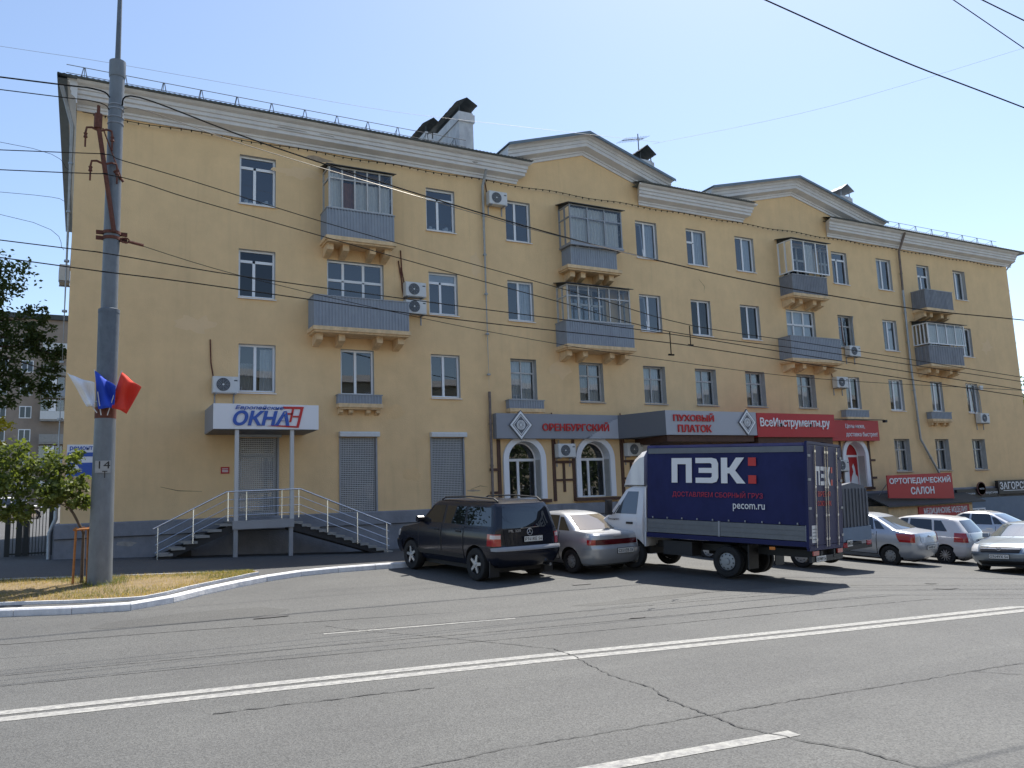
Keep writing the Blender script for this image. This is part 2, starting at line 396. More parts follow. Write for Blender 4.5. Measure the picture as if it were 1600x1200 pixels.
strip('center_line', [(x, y-.11) for x, y in curve_pts(DL, -30, 60, 91)], .20, .004, 'paint', wj=.04)
strip('center_line', [(x, y-.43) for x, y in curve_pts(DL, -30, 60, 91)], .20, .004, 'paint', wj=.04)
for s0, s1 in ((3.39, 6.45), (-7, -3.5)):
    strip('lane_dash', [(x, 12.91-.195*(x-3.39)) for x in lin(s0, s1, 12)], .085, .004, 'paint', wj=.15)
strip('lane_dash', [(x, 5.07+(5.17-x)*.10) for x in lin(-1.2, 5.17, 16)], .15, .004, 'paint', wj=.05)
CR1 = [(3.6, 13.6), (4.3, 12.2), (4.8, 11.2), (5.26, 10.16), (5.54, 9.53), (5.49, 8.96), (5.34, 8.38), (5.22, 7.73), (5.21, 6.98), (5.03, 6.49), (4.99, 5.95), (4.93, 5.48), (5.05, 4.9), (5.21, 4.44), (5.22, 4.04), (5.6, 3), (5.5, 1)]
strip('asphalt_crack', CR1, .013, .008, 'crack', .018, .7)
strip('asphalt_crack', [(1.5, 6.0), (3.09, 6.04), (3.77, 5.97), (4.5, 5.92), (5.29, 5.86), (6.41, 5.77), (7.66, 5.64), (8.91, 5.55), (11, 5.1), (14, 5.0)], .011, .006, 'crack', .015, .6)
strip('asphalt_crack', [(8.3, 5.58), (8.6, 5.1), (9.2, 4.6)], .01, .006, 'crack', .015, .5)
for y0, a, b, wdt in ((14.65, -12, 30, .03), (12.3, -12, 30, .022), (11.55, -10, 28, .02), (13.6, -3, 30, .02)):
    strip('asphalt_seam', [(x, y0-.17*x+.04*math.sin(x*.7)) for x in lin(a, b, 60)], wdt, .004, 'seam', .012, .6)
strip('asphalt_seam', [(x, 8.85-.13*x) for x in lin(1.2, 3.4, 12)], .02, .0055, 'crack', .03, .8)

def blot(name, cx, cy, rx, ry, mt, z, k=22, rough=.3):
    b = MB(); ph = random.uniform(0, 6); v = [(cx, cy, zg(cx, cy)+z)]
    for i in range(k):
        a = 2*math.pi*i/k; f = 1+rough*(.5*math.sin(3*a+ph)+.5*math.sin(7*a+2*ph)*.6)
        x, y = cx+rx*f*math.cos(a), cy+ry*f*math.sin(a); v.append((x, y, zg(x, y)+z))
    b._add(v, [(0, i+1, (i+1) % k+1) for i in range(k)]); return tag(b.build(name, mt, fix=False), kind='structure')
for c_ in ((9.6, 15.2, .22, .12), (12.6, 16.2, .3, .16), (8.0, 11.0, .16, .07), (3.0, 14.9, .3, .1), (15.8, 11.0, .35, .12), (17.0, 12.2, .2, .1)): blot('oil_stain', *c_, 'stain', .0125)
for c_ in ((1.9, 15.6, 1.6, .55), (9.5, 12.9, 1.5, .35)): blot('repair_patch', *c_, 'patch', .0022, 26, .16)
# ================================================================== THE APARTMENT BUILDING
D = 27.0
bld = thing('apartment_building', (0, D, 0), label='long yellow four-storey apartment building with two white-edged gables and grey balconies', cat='building')
XL, XR, ZT, DEP = -.55, 47.45, 14.62, 14.
FL = {4: (12.06, 13.70), 3: (8.85, 10.44), 2: (5.75, 7.34), 1: (2.68, 4.30)}
WIN = []   # x0,x1,z0,z1,style,depth,curtain,frame
def W_(x0, x1, fl, st, cur=None, fr='pvc', dep=.13, **k):
    z0, z1 = FL[fl]; WIN.append(dict(x0=x0, x1=x1, z0=k.get('z0', z0), z1=k.get('z1', z1), st=st, cur=cur, fr=fr, dep=dep, gl=k.get('gl', 'glass'), tilt=k.get('tilt')))
W_(4.31, 5.50, 4, 'T2', z1=13.84, z0=12.14, cur='pots'); W_(4.31, 5.50, 3, 'T2', z1=10.55, z0=8.91, gl='glassd'); W_(4.34, 5.52, 2, '2', cur='net1')
W_(7.26, 9.31, 4, 'trio', z0=11.2); W_(7.26, 9.31, 3, 'trio', z0=8.0, z1=10.5); W_(7.72, 8.91, 2, '2')
W_(11.01, 12.18, 4, 'T2', cur='pots'); W_(11.05, 12.21, 3, 'T2', cur='blind'); W_(11.06, 12.21, 2, '2')
W_(14.36, 15.47, 4, '2r'); W_(14.33, 15.47, 3, '2', cur='right'); W_(14.34, 15.47, 2, 'old', cur='net', fr='oldwood', dep=.2)
W_(17.3, 18.9, 4, 'trio', z0=11.2); W_(17.2, 18.9, 3, 'trio', z0=8.0); W_(17.43, 18.59, 2, 'old', cur='net1', fr='oldwood', dep=.2)
W_(20.66, 21.8, 4, '2', tilt=1, cur='right'); W_(20.64, 21.78, 3, '2', tilt=1); W_(20.62, 21.77, 2, 'old', cur='net', fr='oldwood', dep=.24)
W_(23.44, 24.58, 4, 'L', cur='right'); W_(23.44, 24.56, 3, '2', gl='glassd', cur='right'); W_(23.41, 24.59, 2, 'old', cur='net', fr='oldwood', dep=.24)
W_(26.32, 27.48, 4, '2', cur='right'); W_(26.32, 27.5, 3, '2', gl='glassd', cur='right2'); W_(26.32, 27.5, 2, 'old', cur='net1', fr='oldwood', dep=.24)
W_(29.3, 31.0, 4, 'trio', z0=11.2); W_(29.21, 31.12, 3, 'trio', z0=8.0, cur='all'); W_(29.54, 30.74, 2, 'old', cur='net', fr='oldwood', dep=.24)
W_(32.69, 33.8, 4, 'T2'); W_(32.73, 33.8, 3, 'old', fr='oldwood', dep=.18); W_(32.85, 33.85, 2, '2', cur='left')
W_(36.0, 37.14, 4, '2', cur='left'); W_(36.02, 37.1, 3, '2', cur='right'); W_(36.01, 37.08, 2, '2', cur='right2'); W_(35.96, 37.14, 1, 'old', cur='net', fr='oldwood', dep=.24)
W_(39.23, 40.25, 4, 'T2', z0=11.2); W_(39.2, 40.7, 3, 'trio', z0=8.0); W_(39.3, 40.27, 2, '2', cur='all'); W_(39.17, 40.29, 1, 'old', cur='net1', fr='oldwood', dep=.24)
W_(42.32, 43.38, 4, '2', cur='all', dep=.2); W_(42.3, 43.33, 3, '2'); W_(42.3, 43.33, 2, '2', cur='right2'); W_(42.27, 43.4, 1, 'old', cur='net', fr='oldwood', dep=.24)
HOLES = [(q['x0'], q['x1'], q['z0'], q['z1'], .3) for q in WIN]
ARCH = [(14.07, 15.46, 1.97, 4.15), (17.26, 18.65, 1.97, 4.15), (20.4, 21.8, 1.97, 4.15), (32.3, 33.66, 1.97, 4.15)]
HOLES += [(a-.0, b+.0, c, d, .45) for a, b, c, d in ARCH]
SHUT = [(4.36, 5.59, 1.66, 4.25), (7.69, 8.93, 1.74, 4.28), (11.01, 12.24, 1.70, 4.28)]
HOLES += [(a, b, c, d, .25) for a, b, c, d in SHUT]
PED = [((14.35, 15.12), (18.1, 16.28), (22.4, 14.9)), ((24.7, 14.95), (30.2, 16.30), (36.3, 14.8))]      # underside of the raked cornices
b = MB(); xs = sorted({XL, XR, *[h[0] for h in HOLES], *[h[1] for h in HOLES]}); zs = sorted({1.75, ZT, *[h[2] for h in HOLES], *[h[3] for h in HOLES]})
zs = [z for z in zs if z >= 1.74 or z < 1.75]
for i in range(len(xs)-1):
    j = 0
    while j < len(zs)-1:                      # merge free cells of one column into tall quads
        def free(jj): 
            cx, cz = (xs[i]+xs[i+1])/2, (zs[jj]+zs[jj+1])/2
            return not any(h[0] < cx < h[1] and h[2] < cz < h[3] for h in HOLES)
        if zs[j+1] <= 1.751 or not free(j): j += 1; continue
        k = j
        while k+1 < len(zs)-1 and free(k+1): k += 1
        b.quad((xs[i], 0, zs[j]), (xs[i+1], 0, zs[j]), (xs[i+1], 0, zs[k+1]), (xs[i], 0, zs[k+1])); j = k+1
for a, c, d, e, dp in HOLES:
    for q in (((a, 0, d), (a, dp, d), (a, dp, e), (a, 0, e)), ((c, 0, d), (c, 0, e), (c, dp, e), (c, dp, d)), ((a, 0, e), (a, dp, e), (c, dp, e), (c, 0, e)), ((a, 0, d), (c, 0, d), (c, dp, d), (a, dp, d))):
        b.quad(*q, 1)
for (p, q, s) in PED:
    b.quad((p[0], 0, ZT), (q[0], 0, ZT), (q[0], 0, q[1]+.3), (p[0], 0, p[1]+.3)); b.quad((q[0], 0, ZT), (s[0], 0, ZT), (s[0], 0, s[1]+.3), (q[0], 0, q[1]+.3))
for x in (XL, XR): b.quad((x, 0, -.5), (x, DEP, -.5), (x, DEP, ZT), (x, 0, ZT))
b.quad((XL, DEP, -.5), (XR, DEP, -.5), (XR, DEP, ZT), (XL, DEP, ZT))
b.build('wall', ['plaster', 'reveal'], bld, fix=False)
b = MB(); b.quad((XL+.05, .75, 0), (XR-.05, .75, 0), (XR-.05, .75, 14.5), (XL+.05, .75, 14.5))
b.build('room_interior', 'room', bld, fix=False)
# plinth with its ledge
b = MB(); b.rings([[(x, y, z) for y, z in ((.0, -1.5), (-.10, -1.5), (-.10, 1.30), (-.18, 1.33), (-.18, 1.72), (-.14, 1.752), (.0, 1.752))] for x in (XL-.12, XR+.12)])
b.build('plinth', 'plinth', bld)
b = MB(); b.box(XL-.16, XL, .0, DEP, -.6, 1.74); b.build('plinth', 'plinth', bld)
# ---- windows
STY = {'2': [(0, 0, .46, 1), (.46, 0, 1, 1)], '2r': [(0, 0, .42, 1), (.42, 0, 1, 1)], 'T2': [(0, .76, 1, 1), (0, 0, .43, .76), (.43, 0, 1, .76)],
       'old': [(0, .67, .48, 1), (.48, .67, 1, 1), (0, 0, .48, .67), (.48, 0, 1, .67)], 'L': [(0, .64, .42, 1), (0, 0, .42, .64), (.42, 0, 1, 1)],
       'trio': [(0, .72, .29, 1), (0, 0, .29, .72), (.29, .72, .65, 1), (.29, 0, .65, .72), (.65, .72, 1, 1), (.65, 0, 1, .72)]}
def pane(x0, x1, z0, z1, y, gl, parent, rot=None):
    m_ = MB(); t = random.uniform(-.006, .006); s_ = random.uniform(-.005, .005)
    m_.quad((x0, y-t*.5, z0), (x1, y+t*.5, z0), (x1, y+t*.5+s_, z1), (x0, y-t*.5+s_, z1))
    o = m_.build('pane', gl, parent, fix=False)
    return o
def curtain(x0, x1, z0, z1, y, mat_, parent, folds=7, name='curtain'):
    m_ = MB(); n = folds*6+1
    top = [(x0+(x1-x0)*i/(n-1), y+.025*math.sin(i*2*math.pi/6)+random.uniform(-.004, .004), z1) for i in range(n)]
    bot = [(p[0]+random.uniform(-.01, .01), p[1]+.01*math.sin(p[0]*9), z0) for p in top]
    m_._add(top+bot, [(i, i+1, n+i+1, n+i) for i in range(n-1)]); o = m_.build(name, mat_, parent, smooth=80, fix=False); return o
def window(q, parent):
    x0, x1, z0, z1, dp = q['x0'], q['x1'], q['z0'], q['z1'], q['dep']; g = .004; fw_ = .07
    Wd, Hd = x1-x0, z1-z0; m_ = MB()
    m_.box(x0+g, x0+fw_, dp, dp+.07, z0+g, z1-g); m_.box(x1-fw_, x1-g, dp, dp+.07, z0+g, z1-g)
    m_.box(x0+fw_, x1-fw_, dp, dp+.07, z0+g, z0+fw_); m_.box(x0+fw_, x1-fw_, dp, dp+.07, z1-fw_, z1-g)
    cells = STY[q['st']]; hb = .045 if q['fr'] == 'pvc' else .03
    for (a, c, d, e) in cells:
        X0, X1, Z0, Z1 = x0+Wd*a, x0+Wd*d, z0+Hd*c, z0+Hd*e
        if d < 1: m_.box(X1-hb, X1+hb, dp+.006, dp+.064, max(Z0, z0+fw_), min(Z1, z1-fw_)-(hb if e < 1 else 0))
        if e < 1: m_.box(max(X0, x0+fw_)+(hb if a > 0 else 0), min(X1, x1-fw_)-(hb if d < 1 else 0), dp+.004, dp+.066, Z1-hb, Z1+hb)
    fo = m_.build('window', q['fr'], parent)
    for i, (a, c, d, e) in enumerate(cells):
        X0, X1, Z0, Z1 = x0+Wd*a, x0+Wd*d, z0+Hd*c, z0+Hd*e
        gl = q['gl']
        if q['st'] == 'T2' and q['cur'] == 'blind' and i == 0:
            k_ = MB(); k_.box(X0+.06, X1-.06, dp+.05, dp+.055, Z0+.03, Z1-.06); k_.build('blind', 'curtain', fo)
        po = pane(X0+.02, X1-.02, Z0+.02, Z1-.02, dp+.035, gl, fo)
        if q['tilt'] and i == 0:                    # a sash tilted inwards at its top
            s_ = MB(); L_, H_ = X1-X0-.10, Z1-Z0-.10; t_ = .05
            for bx in ((0, t_, 0, H_), (L_-t_, L_, 0, H_), (t_, L_-t_, 0, t_), (t_, L_-t_, H_-t_, H_)): s_.box(bx[0], bx[1], -.025, .025, bx[2], bx[3])
            so_ = s_.build('sash', q['fr'], fo); so_.location = (X0+.05, dp-.0, Z0+.05); so_.rotation_euler = (R(-6), 0, R(0)); so_.location.y = dp+.02
    m_ = MB(); m_._add([(x0-.03, -.07, z0-.035), (x1+.03, -.07, z0-.035), (x1+.03, dp, z0-.002), (x0-.03, dp, z0-.002), (x0-.03, -.07, z0-.06), (x1+.03, -.07, z0-.06), (x1+.03, -.005, z0-.05), (x0-.03, -.005, z0-.05)],
        [(0, 1, 2, 3), (4, 5, 1, 0), (7, 6, 5, 4)]); m_.build('sill', 'pvc' if q['fr'] == 'pvc' else 'siding', fo, fix=False)
    c = q['cur']; yb = dp+.16
    if c == 'net': curtain(x0+.05, x1-.05, z0+.02, z0+Hd*.98, yb, 'curtain', fo, 9)
    if c == 'net1': curtain(x0+.05, x0+Wd*.45, z0+.02, z0+Hd*.62, yb, 'curtainb', fo, 5); curtain(x0+Wd*.62, x1-.03, z0+.02, z1-.1, yb+.03, 'curtain', fo, 4)
    if c == 'right': curtain(x0+Wd*.50, x1-.02, z0+.02, z1-.02, yb, 'curtain', fo, 5)
    if c == 'right2': curtain(x0+Wd*.47, x1-.02, z0+.02, z1-.02, yb-.06, 'curtain', fo, 3); 
    if c == 'left': curtain(x0+.02, x0+Wd*.5, z0+.02, z1-.02, yb, 'curtain', fo, 5)
    if c == 'all': curtain(x0+.02, x1-.02, z0+.02, z1-.02, yb, 'curtain', fo, 8)
    if c == 'pots':
        m_ = MB()
        for px, h in ((.22, .16), (.34, .10), (.70, .14), (.78, .2), (.9, .09)): m_.lathe([(.05, 0), (.075, h*.5), (.06, h)], 8, c=(x0+Wd*px, dp+.13, z0+.05))
        m_.build('sill_pots', 'curtain', fo)
for q in WIN: window(q, bld)
# ---- cornice, built from a stepped profile (y, z)
CP = [(0, 14.40), (-.06, 14.40), (-.06, 14.49), (-.11, 14.51), (-.11, 14.57), (-.36, 14.66), (-.36, 14.77), (-.42, 14.79), (-.42, 14.90), (-.47, 14.92), (-.47, 15.03), (-.58, 15.07), (-.63, 15.11), (-.63, 15.16), (0, 15.18)]
def cornice(x0, x1, ret0, ret1):
    m_ = MB(); rr = []
    rr.append([(x0-(-y*.55 if ret0 else 0), y, z) for y, z in CP]); rr.append([(x1+(-y*.75 if ret1 else 0), y, z) for y, z in CP])
    m_.rings(rr); return m_.build('cornice', 'offwhite', bld)
cornice(XL-.02, 14.85, 0, 1); cornice(20.9, 26.85, 1, 1); cornice(32.5, XR+.35, 1, 0)
m_ = MB(); m_.rings([[(XL+y*.45, yy, z) for y, z in CP] for yy in (-.55, DEP)]); m_.build('cornice', 'offwhite', bld)
RK = [(0, -.10), (-.05, -.10), (-.05, 0.0), (-.10, .02), (-.10, .08), (-.38, .17), (-.38, .30), (-.42, .32), (-.42, .44), (-.47, .46), (-.47, .56), (-.60, .59), (-.62, .64), (1.6, .64), (1.6, .0), (0, .0)]
for (p, q, s) in PED:
    m_ = MB(); m_.rings([[(c[0], y, c[1]+z) for y, z in RK] for c in (p, q, s)]); pe = m_.build('pediment', 'offwhite', bld)
    m_ = MB()
    for (a, c) in ((p, q), (q, s)):
        e0 = -.08 if a is p else 0; e1 = .08 if c is s else 0
        sl_ = (c[1]-a[1])/(c[0]-a[0])
        m_.rings([[(x, y, z+dz) for y, dz in ((-.72, .58), (-.72, .70), (5.0, .70), (5.0, .66), (-.70, .66))] for x, z in ((a[0]+e0, a[1]+e0*sl_), (c[0]+e1, c[1]+e1*sl_))])
    m_.build('flashing', 'roofmetal', pe)
# patches where the paint has peeled off, and mended cracks
def peel(cx, cz, rx, rz_, y, mt, k=13):
    q_ = MB(); pl_ = [(cx+rx*math.cos(a)*random.uniform(.5, 1.15), cz+rz_*math.sin(a)*random.uniform(.4, 1.2)) for a in lin(0, 2*math.pi*(k-1)/k, k)]
    q_._add([(x, y, z) for x, z in pl_], [tuple(range(k))]); return q_.build('peeled_patch', mt, bld, fix=False)
PEEL = mat('bare_plaster', (.42, .32, .23), .95, var=.15, vscale=6); PEEL2 = mat('bare_cement', (.36, .33, .30), .95, var=.2, vscale=7)
for a in ((6.95, 14.12, .5, .11), (7.5, 13.97, .22, .10), (12.6, 2.35, .3, .05), (15.6, 2.0, .12, .07)): peel(*a, -.003, PEEL)
for a in ((5.9, 14.845, .55, .035), (7.2, 14.85, .35, .03), (12.9, 14.845, .16, .04)): peel(*a, -.4235, PEEL2)
for a in ((1.2, 1.1, .3, .1), (9.9, .9, .25, .12), (12.0, 1.2, .12, .07), (11.2, .75, .4, .08)): peel(*a, -.1035, PEEL2)
for pts_ in ([(12.5, 2.4), (12.9, 2.52), (13.2, 2.47)], [(2.1, 2.75), (2.6, 2.62), (3.3, 2.58)], [(14.3, 5.0), (14.1, 4.6)], [(24.0, 11.4), (24.3, 11.1), (24.25, 10.8)]):
    q_ = MB(); q_.tube([(x, .0, z) for x, z in pts_], [.004]+[.009]*(len(pts_)-2)+[.003], 4); q_.build('wall_crack', 'timber', bld)
MEND = mat('mended_plaster', (.80, .56, .315), .9, var=.04, vscale=2, bump=.4, bscale=24); MEND2 = mat('mended_plaster_dark', (.77, .52, .265), .9, var=.05, vscale=2, bump=.5, bscale=20)
for a in ((6.3, 13.5, .9, .28, MEND), (9.6, 5.2, .5, .3, MEND2), (16.6, 7.0, .5, .4, MEND), (25.2, 5.0, .6, .25, MEND2), (13.0, 10.9, .25, .5, MEND), (3.0, 7.9, .7, .3, MEND), (10.2, 3.0, .45, .25, MEND2), (34.8, 11.3, .5, .35, MEND2), (44.6, 9.5, .6, .5, MEND)): peel(*a[:4], -.002, a[4], 17)
# ---- roof with its wavy sheet edge
m_ = MB()
for (ra, rb_) in ((-1.1, 15.3), (20.6, 27.1), (32.3, XR+1.15)):       # the eaves stop at the two gables
    n = int((rb_-ra)*26); e = [(ra+(rb_-ra)*i/n, -.78, 15.175+.011*math.sin(i*math.pi/2)) for i in range(n+1)]
    m_._add(e+[(x, .4, 15.55) for x, y, z in e], [(i, i+1, n+2+i, n+1+i) for i in range(n)])
    m_.quad((ra, -.78, 15.165), (rb_, -.78, 15.165), (rb_, .5, 15.2), (ra, .5, 15.2))
m_.quad((-1.1, .4, 15.55), (XR+1.15, .4, 15.55), (XR-5, 7, 18), (5, 7, 18))
m_.quad((-1.1, -.78, 15.165), (-1.1, DEP+.6, 15.165), (5.5, 7, 18), (5.5, 7.01, 18)); m_.quad((-1.1, DEP+.7, 15.17), (XR+1.1, DEP+.7, 15.17), (XR-5, 7, 18), (5, 7, 18))
m_.quad((-1.1, -.78, 15.165), (-1.1, -.78, 15.1), (-1.1, DEP+.6, 15.1), (-1.1, DEP+.6, 15.165)); m_.quad((-1.1, -.6, 15.1), (-.80, -.6, 15.1), (-.80, DEP+.6, 15.1), (-1.1, DEP+.6, 15.1))
roof = m_.build('roof', 'roofmetal', bld, fix=False)
def chimney(x0, x1, y0, y1, zt, ridge, capm='darkroof'):
    m_ = MB(); m_.box(x0, x1, y0, y1, 14.8, zt-.45); m_.box(x0-.06, x1+.06, y0-.06, y1+.06, zt-.45, zt-.1); m_.box(x0, x1, y0, y1, zt-.1, zt)
    for k in range(int((y1-y0)/.7)): m_.box(x0-.015, x0, y0+.2+k*.7, y0+.5+k*.7, 15.5, zt-.7)
    ch = m_.build('chimney', 'brickwhite', bld)
    m_ = MB(); xm = (x0+x1)/2; e_ = .16; ze = zt+.32
    for sgn, xe in ((-1, x0-e_), (1, x1+e_)):
        nn = 14; a_, c_ = [], []
        for i in range(nn+1):
            y = y0-e_+(y1-y0+2*e_)*i/nn; wv = .02*(i % 2)
            a_.append((xe, y, ze+wv)); c_.append((xm, y, ridge+wv))
        m_._add(a_+c_, [(i, i+1, nn+2+i, nn+1+i) for i in range(nn)])
        m_._add([(p[0], p[1], p[2]-.035) for p in a_+c_], [(i, i+1, nn+2+i, nn+1+i) for i in range(nn)])
    for y in (y0+.05, y1-.05):
        for x in (x0+.05, x1-.05): m_.box(x-.02, x+.02, y-.02, y+.02, zt, ze+.05)
    m_.build('chimney_cap', capm, ch, fix=False); return ch
chimney(13.62, 14.28, 2.5, 5.6, 18.45, 19.05); chimney(13.75, 14.5, 6.6, 8.9, 19.35, 20.05)
chimney(24.3, 25.05, 4.0, 6.0, 18.75, 19.5); chimney(38.9, 39.7, 4.0, 6.3, 19.0, 19.7, 'steel')  # last cap uses a lighter material: its sunlit look is put into the colour
# roof railing of posts and two bars
def roof_rail(x0, x1, n, style):
    m_ = MB(); y = .35; zb = 15.5; hh = .55
    for i in range(n):
        x = x0+(x1-x0)*i/(n-1)
        m_.tube([(x-.12, y, zb), (x-.02, y, zb+hh)], .014, 5); m_.tube([(x+.12, y, zb), (x+.02, y, zb+hh)], .014, 5); m_.tube([(x, y+.9, zb+.3), (x, y, zb+hh)], .01, 4)
    for h in (.28, .55): m_.tube([(x0-.5, y, zb+h), (x1+.5, y, zb+h)], .012, 5)
    return m_.build('roof_railing', 'railm', bld)
roof_rail(-.4, 12.4, 12, 0); roof_rail(37.3, 46.9, 8, 0)
# ---- drainpipes
def drain(pts, mat_='pipe', r=.055, name='drainpipe'):
    m_ = MB(); m_.tube(pts, r, 10)
    for a, c in zip(pts, pts[1:]):
        L_ = (Vector(c)-Vector(a)).length
        if L_ > 2:
            k = 1.2
            while k < L_-.3:
                p = Vector(a)+(Vector(c)-Vector(a))*k/L_; d = (Vector(c)-Vector(a)).normalized()
                m_.tube([p-d*.03, p+d*.03], r+.015, 10); m_.tube([p, p+Vector((0, .12, 0))], .012, 4); k += 1.55
    return m_.build(name, mat_, bld, smooth=50)
drain([(13.33, -.5, 14.6), (13.33, -.13, 14.05), (13.33, -.13, 6.0)]); drain([(13.33, -.14, 6.0), (13.33, -.14, 1.9), (13.33, -.34, 1.5), (13.33, -.34, .5), (13.33, -.5, .4)], 'rustpipe', .052)
drain([(37.72, -.62, 15.1), (37.72, -.15, 14.2), (37.72, -.13, 12.1)], 'rustpipe', .06); drain([(37.72, -.13, 12.1), (37.72, -.13, 8.0), (37.85, -.13, 4.3), (39.2, -.13, 2.3)], 'pipe', .055)
drain([(-.98, -.55, 14.9), (-.66, .1, 13.9), (-.66, .1, 6.0), (-.66, .1, 1.9), (-.80, .1, 1.5), (-.80, .1, .75), (-1.0, .0, .65)], 'pipe', .06)
drain([(47.9, -.4, 15.0), (47.53, .1, 14.2), (47.53, .1, 1.0)], 'pipe', .05)
# ---- balconies
def corr(m_, p0, p1, z0, z1, per=.11, d=.018):
    """ribbed sheet between plan points p0 and p1"""
    p0, p1 = Vector(p0), Vector(p1); L_ = (p1-p0).length; t = (p1-p0)/L_; nn = Vector((t.y, -t.x)); k = max(2, round(L_/per)); pr_ = []
    for i in range(k):
        for s_, o_ in ((0, 0), (.42, 0), (.5, d), (.92, d)): pr_.append(p0+t*((i+s_)*L_/k)+nn*o_)
    pr_.append(p1); n = len(pr_)
    m_._add([(q.x, q.y, z0) for q in pr_]+[(q.x, q.y, z1) for q in pr_], [(i, i+1, n+i+1, n+i) for i in range(n-1)])
def balcony(x0, x1, z0, z1, d=.85, brk=None, glaz=None, sid='siding', slabx=.05, nb=4, rail=True, ext=0., pers=.11):
    m_ = MB(); m_.box(x0-slabx, x1+slabx, -d-.06, 0, z0-.14, z0-.005); m_.box(x0-slabx+.05, x1+slabx-.05, -d, -.002, z0-.20, z0-.14)
    bo = m_.build('balcony', 'bracket', bld)
    m_ = MB(); corr(m_, (x0, 0), (x0, -d), z0, z1, pers); corr(m_, (x0, -d), (x1, -d), z0, z1, pers); corr(m_, (x1, -d), (x1, 0), z0, z1, pers)
    m_.build('balcony_cladding', sid, bo, fix=False)
    m_ = MB(); t_ = .03
    m_.box(x0-.03, x1+.03, -d-.03, -d+.03, z1, z1+.035); m_.box(x0-.03, x0+.03, -d+.03, 0, z1, z1+.035); m_.box(x1-.03, x1+.03, -d+.03, 0, z1, z1+.035)
    m_.build('handrail', 'steel', bo)
    for k in range(nb):
        fr = (.07, .30, .70, .93)[k] if nb == 4 else k/(nb-1)*.86+.07
        xx = x0+(x1-x0)*fr; h = .30 if d > .5 else .14; wd = .11 if d > .5 else .07; dd = d*.72
        q = MB(); q._add([(xx-wd, 0, z0-.2), (xx-wd, 0, z0-.2-h*1.25), (xx-wd, -dd*.55, z0-.2-h), (xx-wd, -dd, z0-.2-h*.72), (xx-wd, -dd, z0-.2),
                          (xx+wd, 0, z0-.2), (xx+wd, 0, z0-.2-h*1.25), (xx+wd, -dd*.55, z0-.2-h), (xx+wd, -dd, z0-.2-h*.72), (xx+wd, -dd, z0-.2)],
                         [(0, 1, 2, 3, 4), (9, 8, 7, 6, 5), (0, 5, 6, 1), (1, 6, 7, 2), (2, 7, 8, 3), (3, 8, 9, 4), (4, 9, 5, 0)]); q.build('bracket', 'bracket', bo)
    if glaz:
        gx0, gx1, gz0, gz1, gd, n, mid, fr, cur, side = glaz
        m_ = MB(); t_ = .028
        def post(x, y): m_.box(x-t_, x+t_, y-t_, y+t_, gz0, gz1)
        xs_ = lin(gx0, gx1, n+1)
        for x in xs_: post(x, -gd)
        ys_ = lin(-gd, -.03, side+1)
        for x in (gx0, gx1):
            for y in ys_[1:]: post(x, y)
        zz = [gz0, gz1-.055]+([gz0+(gz1-gz0)*mid] if mid else [])
        for z in zz:
            for a, c in zip(xs_, xs_[1:]): m_.box(a+t_, c-t_, -gd-t_*.9, -gd+t_*.9, z, z+.05)
            for x in (gx0, gx1):
                for a, c in zip(ys_, ys_[1:]): m_.box(x-t_*.9, x+t_*.9, a+t_, c-t_, z, z+.05)
        if gx0 < x0-.03 or gz0 < z1+.08:
            m_.box(gx0-.06, gx1+.06, -gd-.06, -gd+.06, gz0-.07, gz0); m_.box(gx0-.06, gx0+.06, -gd+.06, 0, gz0-.07, gz0); m_.box(gx1-.06, gx1+.06, -gd+.06, 0, gz0-.07, gz0)
        go = m_.build('balcony_glazing', fr, bo)
        lev = sorted(zz+[gz1])
        lev = [gz0]+([gz0+(gz1-gz0)*mid] if mid else [])+[gz1-.03]
        for za, zb in zip(lev, lev[1:]):
            for a, c in zip(xs_, xs_[1:]): pane(a+.01, c-.01, za+.02, zb, -gd, 'glassb', go)
        for x in (gx0, gx1):
            for a, c in zip(ys_, ys_[1:]):
                q = MB(); q.quad((x, a, gz0), (x, c, gz0), (x, c, gz1-.03), (x, a, gz1-.03)); q.build('pane', 'glassb', go, fix=False)
        if cur:
            for (a, c, za, zb, mt) in cur: curtain(a, c, za, zb, -gd+.12, mt, go, max(3, int((c-a)*7)))
        m_ = MB(); m_._add([(gx0-.14, -gd-.16, gz1+.02), (gx1+.14, -gd-.16, gz1+.02), (gx1+.14, 0, gz1+.22), (gx0-.14, 0, gz1+.22), (gx0-.14, -gd-.16, gz1-.005), (gx1+.14, -gd-.16, gz1-.005), (gx1+.14, 0, gz1+.195), (gx0-.14, 0, gz1+.195)],
            [(0, 1, 2, 3), (7, 6, 5, 4), (0, 4, 5, 1), (1, 5, 6, 2), (3, 7, 4, 0)])
        if gz0 < 50:
            m_._add([(gx0, -gd, gz1), (gx0, 0, gz1), (gx0, 0, gz1+.19)], [(0, 1, 2)]); m_._add([(gx1, -gd, gz1), (gx1, 0, gz1), (gx1, 0, gz1+.19)], [(0, 1, 2)])
        m_.build('balcony_roof', 'darkroof', bo, fix=False)
    return bo
balcony(7.05, 9.44, 11.09, 12.05, .84, glaz=(7.14, 9.38, 12.09, 13.60, .78, 5, .70, 'oldwood', [(7.2, 7.62, 12.1, 13.4, 'curtain'), (7.65, 8.1, 12.1, 13.1, 'curtainr'), (8.1, 9.35, 12.1, 13.12, 'curtain')], 1))
balcony(6.61, 9.94, 7.93, 8.96, .82)
balcony(16.87, 19.06, 11.12, 11.86, .72, glaz=(16.81, 19.28, 11.98, 13.60, .84, 3, .66, 'steel', [(16.9, 19.2, 12.02, 13.52, 'curtain')], 2), slabx=.22)
balcony(16.43, 19.62, 7.88, 8.80, .84, glaz=(16.55, 19.52, 8.84, 10.30, .78, 6, .66, 'oldwood', None, 2))
